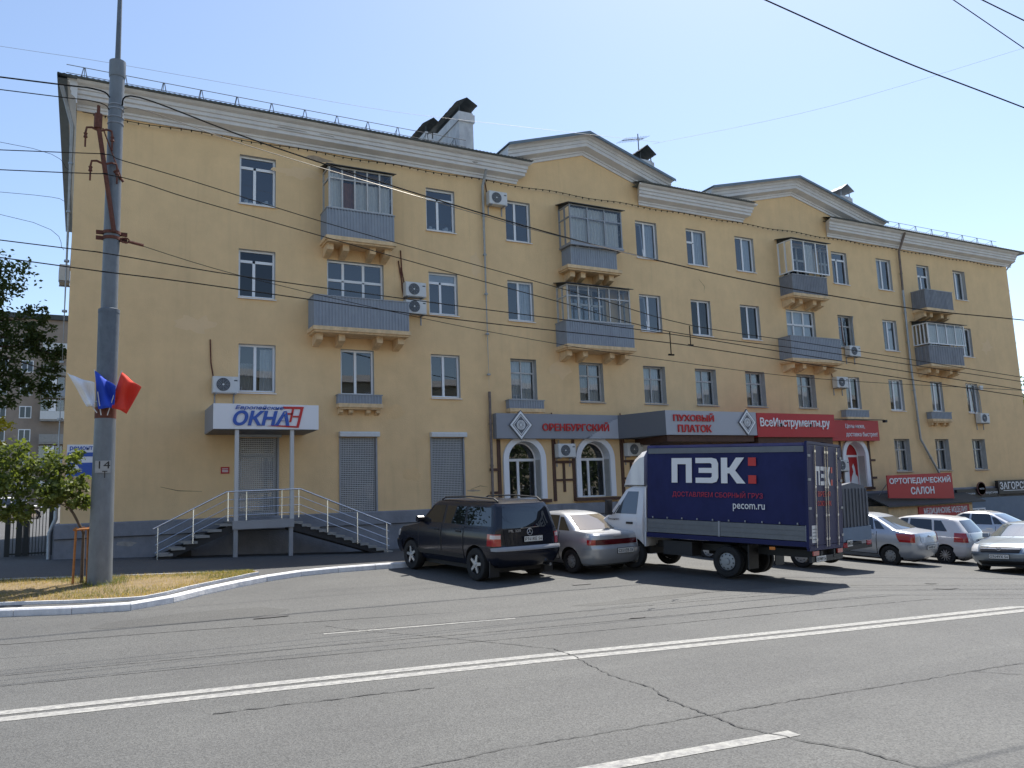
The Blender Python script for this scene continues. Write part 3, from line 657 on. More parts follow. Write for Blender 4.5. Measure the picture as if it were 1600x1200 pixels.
balcony(28.96, 31.24, 11.04, 11.92, .80, sid='siding2', glaz=(29.01, 31.38, 12.06, 13.62, .86, 3, None, 'pvc', [(29.85, 30.5, 12.1, 13.5, 'curtain')], 2))
balcony(28.55, 31.81, 7.94, 8.96, .78); balcony(38.51, 40.74, 11.09, 12.05, .82, sid='siding2')
balcony(38.34, 41.13, 8.12, 9.06, .82, sid='siding2', glaz=(38.32, 41.30, 9.16, 10.28, .86, 4, None, 'pvc', [(38.5, 41.2, 9.2, 10.15, 'curtain')], 4), pers=.2)
for x0, x1, z0, z1 in ((7.56, 9.08, 5.42, 5.70), (14.08, 15.57, 5.38, 5.68), (32.33, 33.93, 5.33, 5.64), (38.73, 40.33, 5.33, 5.66)): balcony(x0, x1, z0, z1, .30, nb=4, slabx=.02)
# ---- arched shop windows: white surrounds, panes
def arch_pts(xc, r, zs_, n=18): return [(xc+r*math.cos(math.pi*i/n), zs_+r*math.sin(math.pi*i/n)) for i in range(n+1)]
for k, (a, c, z0, z1) in enumerate(ARCH):
    xc = (a+c)/2; r = (c-a)/2; zs_ = z1-r
    m_ = MB(); ap = arch_pts(xc, r, zs_)
    for p, q in zip(ap, ap[1:]):               # plaster spandrels that round the square opening off
        xo = c if p[0] > xc else a
        m_._add([(p[0], -.002, p[1]), (q[0], -.002, q[1]), (q[0], -.002, z1), (p[0], -.002, z1)], [(0, 1, 2, 3)])
        m_._add([(p[0], -.002, p[1]), (q[0], -.002, q[1]), (q[0], .40, q[1]), (p[0], .40, p[1])], [(0, 1, 2, 3)], 1)
    m_.build('arch_head', ['plaster', 'signwhite'], bld, fix=False)
    sw = .22; m_ = MB(); outer = [(c+sw, z0)]+arch_pts(xc, r+sw, zs_)+[(a-sw, z0)]; inner = [(c, z0)]+ap+[(a, z0)]; y0, y1 = -.10, -.003
    for i in range(len(outer)-1):
        o0, o1, i0, i1 = outer[i], outer[i+1], inner[i], inner[i+1]
        m_._add([(o0[0], y0, o0[1]), (o1[0], y0, o1[1]), (i1[0], y0, i1[1]), (i0[0], y0, i0[1]), (o0[0], y1, o0[1]), (o1[0], y1, o1[1]), (i1[0], y1, i1[1]), (i0[0], y1, i0[1])], [(0, 1, 2, 3), (0, 4, 5, 1), (2, 6, 7, 3)])
    so_ = m_.build('arch_surround', 'signwhite', bld, fix=False)
    m_ = MB(); zt = zs_+.02; f_ = .06; yy = .36
    for x in (a+.003, c-f_-.003): m_.box(x, x+f_, yy, yy+.06, z0, zs_)
    m_.box(a+f_, c-f_, yy, yy+.06, z0, z0+f_); m_.box(a+f_, c-f_, yy, yy+.06, zs_-.04, zs_+.06); xm = a+(c-a)*.44
    m_.box(xm-.05, xm+.05, yy, yy+.06, z0+f_, zs_-.04)
    ai = arch_pts(xc, r-f_, zs_)
    for i in range(len(ap)-1): m_._add([(ap[i][0], yy, ap[i][1]), (ap[i+1][0], yy, ap[i+1][1]), (ai[i+1][0], yy, ai[i+1][1]), (ai[i][0], yy, ai[i][1])], [(0, 1, 2, 3)])
    fo = m_.build('shop_window', 'pvc', bld, fix=False); gl = 'glass' if k < 3 else 'signred'
    pane(a+.04, xm, z0+.03, zs_, yy+.03, gl, fo); pane(xm, c-.04, z0+.03, zs_, yy+.03, gl, fo)
    m_ = MB(); m_._add([(x, yy+.03, z) for x, z in arch_pts(xc, r-.03, zs_)], [tuple(range(19))]); m_.build('pane', gl, fo, fix=False)
    if k == 3:
        for j, t_ in enumerate((.78, .70, .42, .34, .26, .18)): 
            q = MB(); q.box(a+.1, a+.1+(.34, .3, .28, .36, .3, .33)[j], yy+.02, yy+.028, z0+1.5*t_, z0+1.5*t_+.035); q.build('poster_text_line', 'letwhite', fo)
        q = MB(); poly = [(xm+.1, z0+.1), (c-.1, z0+.15), (c-.12, z0+.5), (c-.25, z0+.62), (c-.28, z0+.95), (c-.36, z0+1.15), (c-.46, z0+1.0), (c-.40, z0+.75), (xm+.22, z0+.5)]
        q.prism(poly, yy+.018, yy+.024); q.build('poster_figure', 'letwhite', fo)
    q = MB(); q.box(a-.35, c+.35, -.20, 0, z0-.14, z0-.02); q.build('sill', 'timber', fo)
# brown timber strips framing the shop front
m_ = None
for (x0, x1, z0, z1) in ((13.62, 13.76, 1.9, 4.22), (13.3, 13.62, 3.05, 3.15), (13.3, 13.62, 2.2, 2.3), (16.0, 16.13, 1.86, 4.22), (16.9, 17.02, 1.86, 4.22), (16.13, 16.9, 3.3, 3.4), (16.45, 16.55, 2.2, 3.3), (16.13, 16.45, 2.62, 2.70), (16.55, 16.9, 2.62, 2.70),
                         (19.2, 19.34, 1.86, 4.22), (20.05, 20.17, 1.86, 4.22), (19.34, 20.05, 3.3, 3.4), (19.65, 19.75, 1.95, 3.3), (19.34, 19.65, 2.62, 2.7), (19.75, 20.05, 2.62, 2.7),
                         (33.95, 34.08, 1.86, 4.22), (31.3, 31.42, 1.86, 4.22), (34.08, 34.4, 3.2, 3.3), (34.08, 34.4, 2.35, 2.45), (31.95, 32.06, 1.86, 4.2), (31.42, 31.95, 3.3, 3.4), (31.42, 31.95, 2.5, 2.6)):
    q = MB(); q.box(x0, x1, -.045, 0, z0, z1); q.build('timber_strip', 'timber', bld)
# roller shutters over the office door and its two windows
for k, (a, c, z0, z1) in enumerate(SHUT):
    q = MB(); q._add([(a-.06, 0, z1+.19), (a-.06, -.16, z1+.19), (a-.06, -.2, z1+.14), (a-.06, -.2, z1+.02), (a-.06, 0, z1+.02), (c+.1, 0, z1+.19), (c+.1, -.16, z1+.19), (c+.1, -.2, z1+.14), (c+.1, -.2, z1+.02), (c+.1, 0, z1+.02)],
                     [(0, 1, 2, 3, 4), (9, 8, 7, 6, 5), (0, 5, 6, 1), (1, 6, 7, 2), (2, 7, 8, 3), (3, 8, 9, 4), (4, 9, 5, 0)])
    sb = q.build('roller_shutter', 'acwhite' if k else 'shutter', bld)
    q = MB(); nz = int((z1-z0)/.062); nx = int((c-a)/.058); pz = (z1-z0)/nz; px = (c-a)/nx; y = .03
    for j in range(nz): q.box(a+.002, c-.002, y, y+.022, z0+j*pz, z0+j*pz+pz*.45)
    for i in range(nx+1): q.box(max(a+.001, a+i*px-.009), min(c-.001, a+i*px+.009), y+.003, y+.019, z0, z1)
    tag(q.build('shutter_lattice', 'shutter', sb, fix=False), kind='stuff')
    q = MB(); q.box(a-.05, a+.004, -.035, .03, z0, z1+.02); q.box(c-.004, c+.05, -.035, .03, z0, z1+.02); q.build('guide_rail', 'steel', sb)
    q = MB(); q.quad((a, .2, z0), (c, .2, z0), (c, .2, z1), (a, .2, z1)); q.build('pane', glassmat('shop_glass', (.3, .33, .36), .16) if k == 0 else M['glass'], sb, fix=False)
    if k == 0:
        q = MB()
        for bx in ((a+.02, a+.1, z0, z1), (c-.1, c-.02, z0, z1), (a+.1, c-.1, z0+2.0, z0+2.1), (a+.1, c-.1, z0, z0+.25), (a+.1, c-.1, z0+.85, z0+.95)): q.box(bx[0], bx[1], .14, .19, bx[2], bx[3])
        q.build('door_frame', 'pvc', sb)
# ================================================================== ENTRANCE STAIRS
BY = D
st = thing('entrance_staircase', (4.8, BY-1.1, .45), label='grey steel staircase with twin flights and thin silver railings below the white ОКНА sign', cat='staircase')
def SP(o): o.location = (-4.8, -(BY-1.1), -.45)
yf, yb_ = BY-1.85, BY-.55
q = MB(); q.box(3.93, 5.72, yf, BY-.19, 1.60, 1.65); q.box(3.93, 5.72, yf, yf+.08, 1.40, 1.598); SP(q.build('platform', 'steel', st))
for x in (4.03, 5.64):
    q = MB(); q.box(x-.06, x+.06, yf+.05, yf+.17, .3, 1.40); SP(q.build('leg', 'steel', st))
def flight(xt, zt, xb, zb, n, wd):
    for k in range(n):
        x = xt+(xb-xt)*(k+.5)/n; z = zt+(zb-zt)*k/(n-1) if n > 1 else zt
        q = MB(); q.box(x-wd, x+wd, yf+.04, yb_, z-.035, z); q.box(x-wd, x+wd, yf+.04, yf+.07, z-.07, z-.035); SP(q.build('step', 'concrete', st))
    sg = 1 if xb > xt else -1
    for y in (yf+.10, yb_-.05):
        q = MB(); q.prism([(xt, zt-.03), (xb, zb-.08), (xb, zb-.22), (xt, zt-.26)], y, y+.03); SP(q.build('stringer', 'plasticblack', st))
flight(3.93, 1.58, 1.65, .66, 7, .19); flight(5.72, 1.56, 8.85, .50, 12, .14)
rp = [(1.79, 1.52), (3.76, 2.51), (5.91, 2.54), (8.80, 1.33)]
q = MB(); q.tube([(x, yf+.02, z) for x, z in rp], .024, 8); SP(q.build('handrail', 'chrome', st, smooth=50))
def rz(x):
    for (a, b_), (c, d_) in zip(rp, rp[1:]):
        if a <= x <= c: return b_+(d_-b_)*(x-a)/(c-a)
for x in (1.92, 2.85, 3.80, 4.32, 5.35, 5.86, 6.75, 7.7, 8.66):
    zt = rz(x); q = MB(); q.tube([(x, yf+.02, zt-(.86 if 3.7 < x < 5.95 else 1.0)), (x, yf+.02, zt)], .016, 6); SP(q.build('railing_post', 'chrome', st, smooth=50))
for dz in (.24, .48, .70):
    q = MB(); q.tube([(x, yf+.02, z-dz) for x, z in [(1.85, rz(1.85)), rp[1], rp[2], (8.74, rz(8.74))]], .009, 5); SP(q.build('railing_bar', 'chrome', st, smooth=50))
q = MB(); q.box(2.55, 2.95, BY-.6, BY-.2, .45, .95); q.box(2.53, 2.97, BY-.62, BY-.18, .95, 1.0); tag(q.build('bin', 'plasticblack'), 'dark box bin tucked under the left stair flight', 'bin')
# ================================================================== SIGNS
def sign_thing(name, x, y, z, label): return thing(name, (x, y, z), label=label, cat='sign')
s1 = sign_thing('shop_canopy_sign', 3.34, D-1.9, 4.36, 'white boxed canopy sign lettered Европейские ОКНА with a red window logo')
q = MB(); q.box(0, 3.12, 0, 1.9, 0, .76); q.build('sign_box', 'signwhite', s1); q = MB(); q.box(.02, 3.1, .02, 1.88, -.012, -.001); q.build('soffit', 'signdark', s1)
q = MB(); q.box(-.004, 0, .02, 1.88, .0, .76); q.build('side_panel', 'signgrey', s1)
text('Европейские', 1.42, .15, T((.62, -.004, .565)), 'letblue', s1, bold=.012, shear=.25, ext=.02)
text('ОКНА', 1.66, .46, T((.55, -.004, .10)), 'letblue', s1, bold=.035, shear=.22, ext=.03)
q = MB()
for poly in ([(2.02, .70), (2.66, .70), (2.64, .63), (2.06, .63)], [(2.56, .63), (2.64, .63), (2.50, .05), (2.42, .05)], [(1.55, .10), (2.42, .05), (2.42, .10), (1.9, .12)], [(2.30, .63), (2.36, .63), (2.27, .22), (2.21, .22)], [(2.33, .42), (2.50, .42), (2.49, .37), (2.32, .37)], [(2.10, .50), (2.31, .50), (2.30, .45), (2.10, .45)]): q.prism(poly, -.024, -.002)
q.build('logo', 'letred', s1)
for x in (.69, 2.32):
    q = MB(); q.box(x-.055, x+.055, .06, .17, -2.71, -.013); q.build('post', 'postgrey', s1)
s2 = sign_thing('shop_sign', 13.49, D-.32, 4.24, 'long grey fascia sign with a diamond emblem and raised red letters ОРЕНБУРГСКИЙ ПУХОВЫЙ ПЛАТОК')
q = MB(); q.box(0, 5.47, 0, .32, 0, .94); q.build('fascia', 'signgrey', s2)
# canopy part: slanting left return, then the front
ax, ay, bx_, by_, ex = 5.47, 0, 6.38, -1.88, 11.1
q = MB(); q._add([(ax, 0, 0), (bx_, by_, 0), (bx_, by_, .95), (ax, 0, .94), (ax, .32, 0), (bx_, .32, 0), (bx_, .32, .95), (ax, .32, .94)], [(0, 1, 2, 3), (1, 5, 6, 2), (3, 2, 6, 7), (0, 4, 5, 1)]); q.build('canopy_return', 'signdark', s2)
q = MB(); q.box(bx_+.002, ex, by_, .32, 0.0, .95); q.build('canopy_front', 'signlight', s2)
q = MB(); q.box(bx_+.1, ex-.1, by_+.1, .3, -.25, -.002); q.build('canopy_frame', 'timber', s2)
def zig(m_, x0, x1, za, zb, y, flip=False):
    n = 14; pts = []
    for i in range(n): 
        f0, f1 = i/n, (i+1)/n; pts += [(x0+(x1-x0)*f0, za+(zb-za)*f0), (x0+(x1-x0)*f1, za+(zb-za)*f0)]
    return pts
q = MB(); p = zig(q, 3.9, 5.3, .0, .80, 0); q.prism(p+[(5.45, .80), (5.45, .003)], -.012, -.002)
q.build('shawl_pattern', 'signlight', s2)
text('ОРЕНБУРГСКИЙ', 3.05, .36, T((1.95, -.006, .29)), 'letred', s2, bold=.02, ext=.04)
text('ПУХОВЫЙ', 2.05, .33, T((6.75, by_-.004, .53)), 'letred', s2, bold=.02, ext=.04)
text('ПЛАТОК', 1.7, .30, T((6.95, by_-.004, .10)), 'letred', s2, bold=.02, ext=.04)
def emblem(parent, x, z, y, r, mb='signdark'):
    q = MB()
    q.prism([(x-r, z), (x, z-r*1.15), (x+r, z), (x, z+r*1.15)], y-.05, y); e = q.build('emblem', mb, parent)
    for f0, f1, mt in ((.92, .74, 'letwhite'), (.66, .60, 'letwhite')):
        q = MB(); A = [(x-r*f0, z), (x, z-r*1.15*f0), (x+r*f0, z), (x, z+r*1.15*f0)]; B = [(x-r*f1, z), (x, z-r*1.15*f1), (x+r*f1, z), (x, z+r*1.15*f1)]
        for i in range(4):
            j = (i+1) % 4; q.prism([A[i], A[j], B[j], B[i]], y-.062, y-.051)
        q.build('emblem_ring', mt, e)
    q = MB(); nn = 8
    for k in range(nn):
        a = 2*math.pi*k/nn; q.tube([(x+r*.16*math.cos(a)+r*.13*math.cos(t), y-.056, z+r*.16*math.sin(a)+r*.13*math.sin(t)) for t in lin(0, 6.28, 10)], .011, 4, cap=False)
    q.tube([(x+r*.34*math.cos(t), y-.056, z+r*.34*math.sin(t)) for t in lin(0, 6.28, 20)], .014, 4, cap=False); q.build('emblem_tracery', 'letwhite', e)
emblem(s2, 1.0, .50, -.005, .50); emblem(s2, 10.55, .52, by_-.005, .48)
s3 = sign_thing('shop_sign', 24.6, D-2.22, 4.17, 'bright red canopy sign lettered ВсеИнструменты.ру in white, above the lorry')
q = MB(); q.box(0, 4.6, 0, 2.2, 0, 1.0); q.build('sign_box', 'signred', s3); text('ВсеИнструменты.ру', 4.1, .46, T((.16, -.004, .34)), 'letwhite', s3, bold=.014, ext=.03)
q = MB(); q.box(.1, 4.5, .1, 2.1, -.3, -.002); q.build('canopy_frame', 'timber', s3)
s4 = sign_thing('shop_sign', 31.0, D-.32, 4.18, 'flat dark red wall sign lettered Цены ниже, доставка быстрее!')
q = MB(); q.box(0, 3.5, 0, .3, 0, .98); q.build('sign_box', 'signred', s4); text('Цены ниже,', 1.35, .25, T((1.15, -.003, .56)), 'letwhite', s4, ext=.012, bold=.006); text('доставка быстрее!', 2.2, .27, T((1.15, -.003, .15)), 'letwhite', s4, ext=.012, bold=.006)
q = MB(); q.box(-.1, 3.9, -.05, 0, 1.0, 1.04); q.box(3.9, 4.05, -.12, .05, .9, 1.02); q.build('lamp_rail', 'black', s4)
# annex with its two signs
an = thing('shop_annex', (35.5, D-1.3, .0), label='low cream lean-to annex with a dark sheet roof under the red ОРТОПЕДИЧЕСКИЙ САЛОН board', cat='annex')
q = MB(); q.box(-2.3, 4.0, -.1, 1.12, -1.5, 1.03); q.build('wall', 'bracket', an)
q = MB(); q._add([(-2.55, -.35, .98), (4.75, -.35, 1.02), (5.3, 1.2, 1.50), (-2.5, 1.2, 1.62), (-2.55, -.35, 1.04), (4.75, -.35, 1.08), (5.3, 1.2, 1.56), (-2.5, 1.2, 1.68)], [(0, 1, 2, 3), (4, 5, 6, 7), (0, 1, 5, 4), (0, 3, 7, 4), (1, 2, 6, 5)]); q.build('roof', 'darkroof', an)
q = MB(); q.box(-.2, 3.65, -.16, -.104, .42, .93); sg_ = q.build('sign_board', 'signred', an); text('МЕДИЦИНСКИЕ ИЗДЕЛИЯ', 3.3, .34, T((.15, -.162, .52)), 'letwhite', sg_, bold=.02, ext=.01)
s5 = sign_thing('shop_sign', 33.6, D-1.2, 1.3, 'red slanted board lettered ОРТОПЕДИЧЕСКИЙ САЛОН on the annex roof')
q = MB(); q._add([(0, 0, .1), (4.85, 0, -.06), (4.85, 0, 1.22), (0, 0, 1.16), (0, .05, .1), (4.85, .05, -.06), (4.85, .05, 1.22), (0, .05, 1.16)], [(0, 1, 2, 3), (7, 6, 5, 4), (0, 4, 5, 1), (1, 5, 6, 2), (2, 6, 7, 3), (3, 7, 4, 0)]); q.build('sign_board', 'signred', s5)
text('ОРТОПЕДИЧЕСКИЙ', 4.55, .40, T((.13, -.004, .70)), 'letwhite', s5, bold=.03, ext=.012); text('САЛОН', 1.75, .36, T((1.6, -.004, .22)), 'letwhite', s5, bold=.03, ext=.012)
q = MB()
for x in (.3, 2.4, 4.5): q.tube([(x, .05, 1.0), (x, .9, .1)], .02, 5)
q.build('support', 'steel', s5)
s6 = sign_thing('shop_sign', 40.0, D-.34, 1.2, 'black strip sign lettered ЗАГОРСКАЯ with a round brown medallion')
q = MB(); q.box(0, 3.5, 0, .12, 0, .45); q.build('strip_board', 'black', s6); q = MB(); q.box(3.5, 7.2, -.05, .12, .12, .85); q.build('name_board', 'black', s6)
text('ЗАГОРСКАЯ', 3.2, .40, T((3.62, -.054, .36)), 'letwhite', s6, bold=.015, ext=.01); q = MB(); q.box(3.9, 6.7, -.058, -.051, .28, .31); q.build('underline', 'letwhite', s6)
text('Всё Вкусное', 1.2, .14, T((.3, -.003, .14)), 'letwhite', s6, ext=.008); text('вкуснее', 1.05, .14, T((2.4, -.003, .14)), 'letwhite', s6, ext=.008)
q = MB(); q.lathe([(.36, 0), (.36, -.06)], 24, 'y', c=(2.0, -.01, .45)); md = q.build('medallion', mat('medallion_brown', (.10, .03, .03), .5), s6); q = MB(); q.lathe([(.32, -.072), (.29, -.072)], 24, 'y', c=(2.0, -.0, .45)); q.build('medallion_ring', 'letred', md, fix=False)
text('кофе', .36, .13, T((1.82, -.075, .38)), 'letwhite', md, ext=.008)
q = MB(); q.box(40.2, 47.5, D-.35, D-.19, -1.5, 1.18); tag(q.build('shop_front_wall', mat('blue_render', (.17, .21, .26), .8, var=.08, vscale=2)), 'blue grey rendered shop front wall beneath the black strip sign', 'wall')
q = MB(); q.box(40.85, 42.1, D-.42, D-.36, -.6, .66); k_ = tag(q.build('shop_door', 'pvc'), 'small white glazed shop door in the blue grey wall', 'door')
for x in (40.95, 41.55):
    q = MB(); q.box(x, x+.45, D-.43, D-.421, .12, .58); q.build('pane', 'glassd', k_)
q = MB(); q.box(3.84, 4.10, D-.02, D-.001, 3.12, 3.33); pl = tag(q.build('name_plate', 'signred'), 'small dark red plate on the yellow wall beside the office door', 'plate')
for z in (3.26, 3.21, 3.17):
    q = MB(); q.box(3.88, 4.06, D-.023, D-.0205, z, z+.02); q.build('text_line', 'letwhite', pl)
po = thing('poster', (-.44, D-.03, 3.09), label='white and blue poster on the left wall corner behind the grey pole', cat='poster')
q = MB(); q.box(0, .75, 0, .025, 0, .95); q.build('board', 'signwhite', po); q = MB(); q.box(.02, .73, -.006, -.001, .02, .42); q.box(.02, .73, -.006, -.001, .60, .72); q.build('print_panel', 'letblue', po)
text('ремонт', .6, .14, T((.07, -.002, .76)), 'letblue', po, bold=.02, ext=.006); q = MB(); q.lathe([(.13, -.008), (.001, -.008)], 14, 'y', c=(.2, 0, .24)); q.build('print_disc', 'letwhite', po)
# ================================================================== AIR CONDITIONERS
def make_ac(w=.78, h=.52):
    t = thing('air_conditioner')
    q = MB(); q.box(0, w, -.34, -.06, 0, h); q.box(.02, w-.02, -.352, -.34, .02, h-.02); q.build('casing', 'acwhite', t)
    cx, r = w*.40, h*.40
    q = MB(); q.lathe([(r, -.356), (.001, -.356)], 22, 'y', c=(cx, 0, h*.5)); g = q.build('fan_grille', 'acdark', t, fix=False)
    q = MB()
    for rr in (1., .8, .6, .4): q.tube([(cx+r*rr*math.cos(a), -.362, h*.5+r*rr*math.sin(a)) for a in lin(0, 6.283, 22)], .006, 4, cap=False)
    for k in range(8): a = k*math.pi/4; q.tube([(cx, -.364, h*.5), (cx+r*math.cos(a), -.362, h*.5+r*math.sin(a))], .004, 4)
    q.build('grille_wire', 'steel', g)
    q = MB(); q.lathe([(r*.16, -.37), (.001, -.37)], 10, 'y', c=(cx, 0, h*.5)); q.build('fan_hub', 'acwhite', g, fix=False)
    q = MB(); q.box(w*.82, w*.95, -.356, -.352, h*.72, h*.8); q.build('badge', 'acdark', t)
    for x in (.08, w-.12):
        q = MB(); q.box(x, x+.04, -.36, -.02, -.045, -.005); q.box(x, x+.04, -.03, -.0, -.35, -.005); q.build('bracket', 'steel', t)
    return t
ac0 = make_ac(); first = True
ACS = [(3.52, 5.66, 'air conditioner left of the second-floor window above the ОКНА sign', [(.05, -.05, .52), (-.03, -.04, 1.0), (-.06, -.03, 1.75)]),
 (10.02, 9.36, 'upper one of the two stacked air conditioners beside the open balcony', [(-.02, -.05, .5), (-.1, -.04, .9), (-.15, -.03, 1.35)]), (10.02, 8.72, 'lower one of the two stacked air conditioners beside the open balcony', None),
 (13.5, 13.32, 'air conditioner high under the cornice beside the middle drainpipe', None), (16.1, 3.52, 'air conditioner between the two white arched shop windows', [(.2, -.05, .52), (.2, -.04, .68)]),
 (19.35, 3.55, 'air conditioner right of the second arched window, just above the lorry cab', None), (32.95, 8.33, 'air conditioner at the right end of the long third-floor balcony below the wavy hose', [(.6, -.05, .2), (.75, -.04, .9), (.70, -.03, 1.6), (.85, -.03, 2.1)]),
 (31.85, 6.74, 'air conditioner left of the second-floor window with a small balcony box', None), (42.75, 5.16, 'rightmost air conditioner, under a white lamp near the right end of the wall', [(.6, -.05, .5), (.62, -.03, 1.5), (.5, -.03, 1.95)]),
 (31.35, 2.75, 'air conditioner by the red arched window just right of the lorry', None)]
for i, (x, z, lb, hose) in enumerate(ACS):
    o = ac0 if i == 0 else copy_tree(ac0)
    o.location = (x, D, z); tag(o, lb, 'air conditioner', 'air conditioners on the yellow wall')
    if hose: q = MB(); q.tube([(hx, hy, hz) for hx, hy, hz in hose], .022, 6); q.build('hose', 'rust' if i < 2 else 'pipe', o, smooth=60)
o = copy_tree(ac0); o.location = (XL-.0, D+2.6, 9.45); o.rotation_euler = (0, 0, R(-90)); tag(o, 'air conditioner seen edge-on past the left corner behind the corner drainpipe', 'air conditioner', 'air conditioners on the yellow wall')
# small wall lamp at right
wl = thing('wall_lamp', (43.35, D-.0, 7.0), label='small white floodlight high on the wall above the rightmost air conditioner', cat='lamp'); q = MB(); q.box(-.13, .13, -.22, -.12, 0, .22); q.build('housing', 'acwhite', wl); q = MB(); q.tube([(0, 0, .1), (0, -.12, .1)], .02, 6); q.build('arm', 'steel', wl)
# antenna on the third chimney
an_ = thing('tv_antenna', (24.7, D+4.6, 19.45), label='dark spiky television antenna standing on the middle chimney', cat='antenna')
q = MB(); q.tube([(0, 0, -.1), (0, 0, .95)], .025, 6); q.build('mast', 'wire', an_)
q = MB(); q.tube([(-1.1, -.1, .35), (.35, .0, .75)], .018, 5)
for k in range(9): f_ = k/8; q.tube([(-1.1+1.45*f_, -.55+.05*f_, .35+.4*f_-.05), (-1.1+1.45*f_, .4, .35+.4*f_+.05)], .009, 4)
q.build('boom', 'wire', an_)
# fairy-light cable under the cornice
q = MB(); n = 150; pts = [(-.4+47.4*i/n, D-.14-.0, 14.33-.06*math.sin(i*math.pi*2/n*7)**2) for i in range(n+1)]; q.tube(pts, .012, 5)
for i in range(1, n): q.box(pts[i][0]-.016, pts[i][0]+.016, D-.16, D-.12, pts[i][2]-.05, pts[i][2]+.015)
tag(q.build('light_cable', 'wire'), 'dark beaded light cable strung along the wall under the cornice', 'cable')
# ================================================================== VEHICLES
class Hull:
    """car body as a stack of rounded rectangles; keys = (z, front, rear, half width, front bow, rear bow)"""
    def __init__(s, keys, p=2.7):
        s.k = sorted(keys); s.p = p
    def at(s, z):
        k = s.k; z = min(max(z, k[0][0]), k[-1][0])
        for a, b in zip(k, k[1:]):
            if z <= b[0]:
                t = (z-a[0])/(b[0]-a[0]); return [a[i]+(b[i]-a[i])*t for i in range(1, 6)]
        return list(k[-1][1:])
    def pt(s, u, z):
        lf, lr, w, bf, br = s.at(z); u %= 6; sg = -1
        if u > 3: u = 6-u; sg = 1
        q = 2/s.p
        if u <= 1: t = u*math.pi/2; y = w*math.sin(t)**q; l = lf-bf*(1-max(0, math.cos(t))**q)
        elif u <= 2: y = w; l = lf-bf+(lr+br-lf+bf)*(u-1)
        else: t = (3-u)*math.pi/2; y = w*max(0, math.sin(t))**q; l = lr+br*(1-max(0, math.cos(t))**q)
        return Vector((sg*y, l, z))
    def S(s, mode, a, z):
        lf, lr, w, bf, br = s.at(z)
        if mode == 'U': u = a
        elif mode in 'LR':
            L_ = (lf-bf)-(lr+br); u = 1+((lf-bf)-a)/L_; u = min(max(u, 1.0), 2.0)
            if mode == 'R': u = 6-u
        else:
            t = math.asin(min(1, (abs(a)/w))**(s.p/2))/(math.pi/2)
            u = t if mode == 'F' else 3-t
            if a > 0: u = 6-u
        return s.pt(u, z)
    def mesh(s, nz=30, zmax=None):
        zs = []
        for a, b in zip(s.k, s.k[1:]):
            n = max(1, round((b[0]-a[0])/.05)); zs += [a[0]+(b[0]-a[0])*i/n for i in range(n)]
        zs.append(s.k[-1][0]); us = [i/6 for i in range(6)]+[1+i/14 for i in range(14)]+[2+i/6 for i in range(6)]
        us = us+[3]+[6-u for u in reversed(us[1:])]
        b = MB(); b.rings([[s.pt(u, z) for u in us] for z in zs]); return b
    def patch(s, mode, c, off=.006, th=.02, n=(8, 6), b=None):
        """c = four corners (a,z): low-left, low-right, top-right, top-left in the mode's own coordinates"""
        b = b or MB(); nu, nv = n; top, bot = [], []
        for j in range(nv+1):
            for i in range(nu+1):
                f, g = i/nu, j/nv
                a = (c[0][0]*(1-f)+c[1][0]*f)*(1-g)+(c[3][0]*(1-f)+c[2][0]*f)*g
                z = (c[0][1]*(1-f)+c[1][1]*f)*(1-g)+(c[3][1]*(1-f)+c[2][1]*f)*g
                p = s.S(mode, a, z); e = .012
                du = s.S(mode, a+e, z)-s.S(mode, a-e, z); dz = s.S(mode, a, z+e)-s.S(mode, a, z-e)
                nn = du.cross(dz)
                nn = nn.normalized() if nn.length > 1e-9 else Vector((0, 0, 1))
                ref = Vector((p.x, (p.y if mode in 'UFB' else 0), .15 if mode in 'FB' else 0))
                if mode == 'F': ref = Vector((p.x*.3, 1, .6))
                if mode == 'B': ref = Vector((p.x*.3, -1, .6))
                if nn.dot(ref) < 0: nn = -nn
                top.append(p+nn*off); bot.append(p-nn*(th-off))
        N = len(top); fs = []
        idx = lambda i, j: j*(nu+1)+i
        for j in range(nv):
            for i in range(nu): fs.append((idx(i, j), idx(i+1, j), idx(i+1, j+1), idx(i, j+1)))
        rim = [idx(i, 0) for i in range(nu)]+[idx(nu, j) for j in range(nv)]+[idx(i, nv) for i in range(nu, 0, -1)]+[idx(0, j) for j in range(nv, 0, -1)]
        for a, d in zip(rim, rim[1:]+rim[:1]): fs.append((a, d, d+N, a+N))
        b._add(top+bot, fs); return b

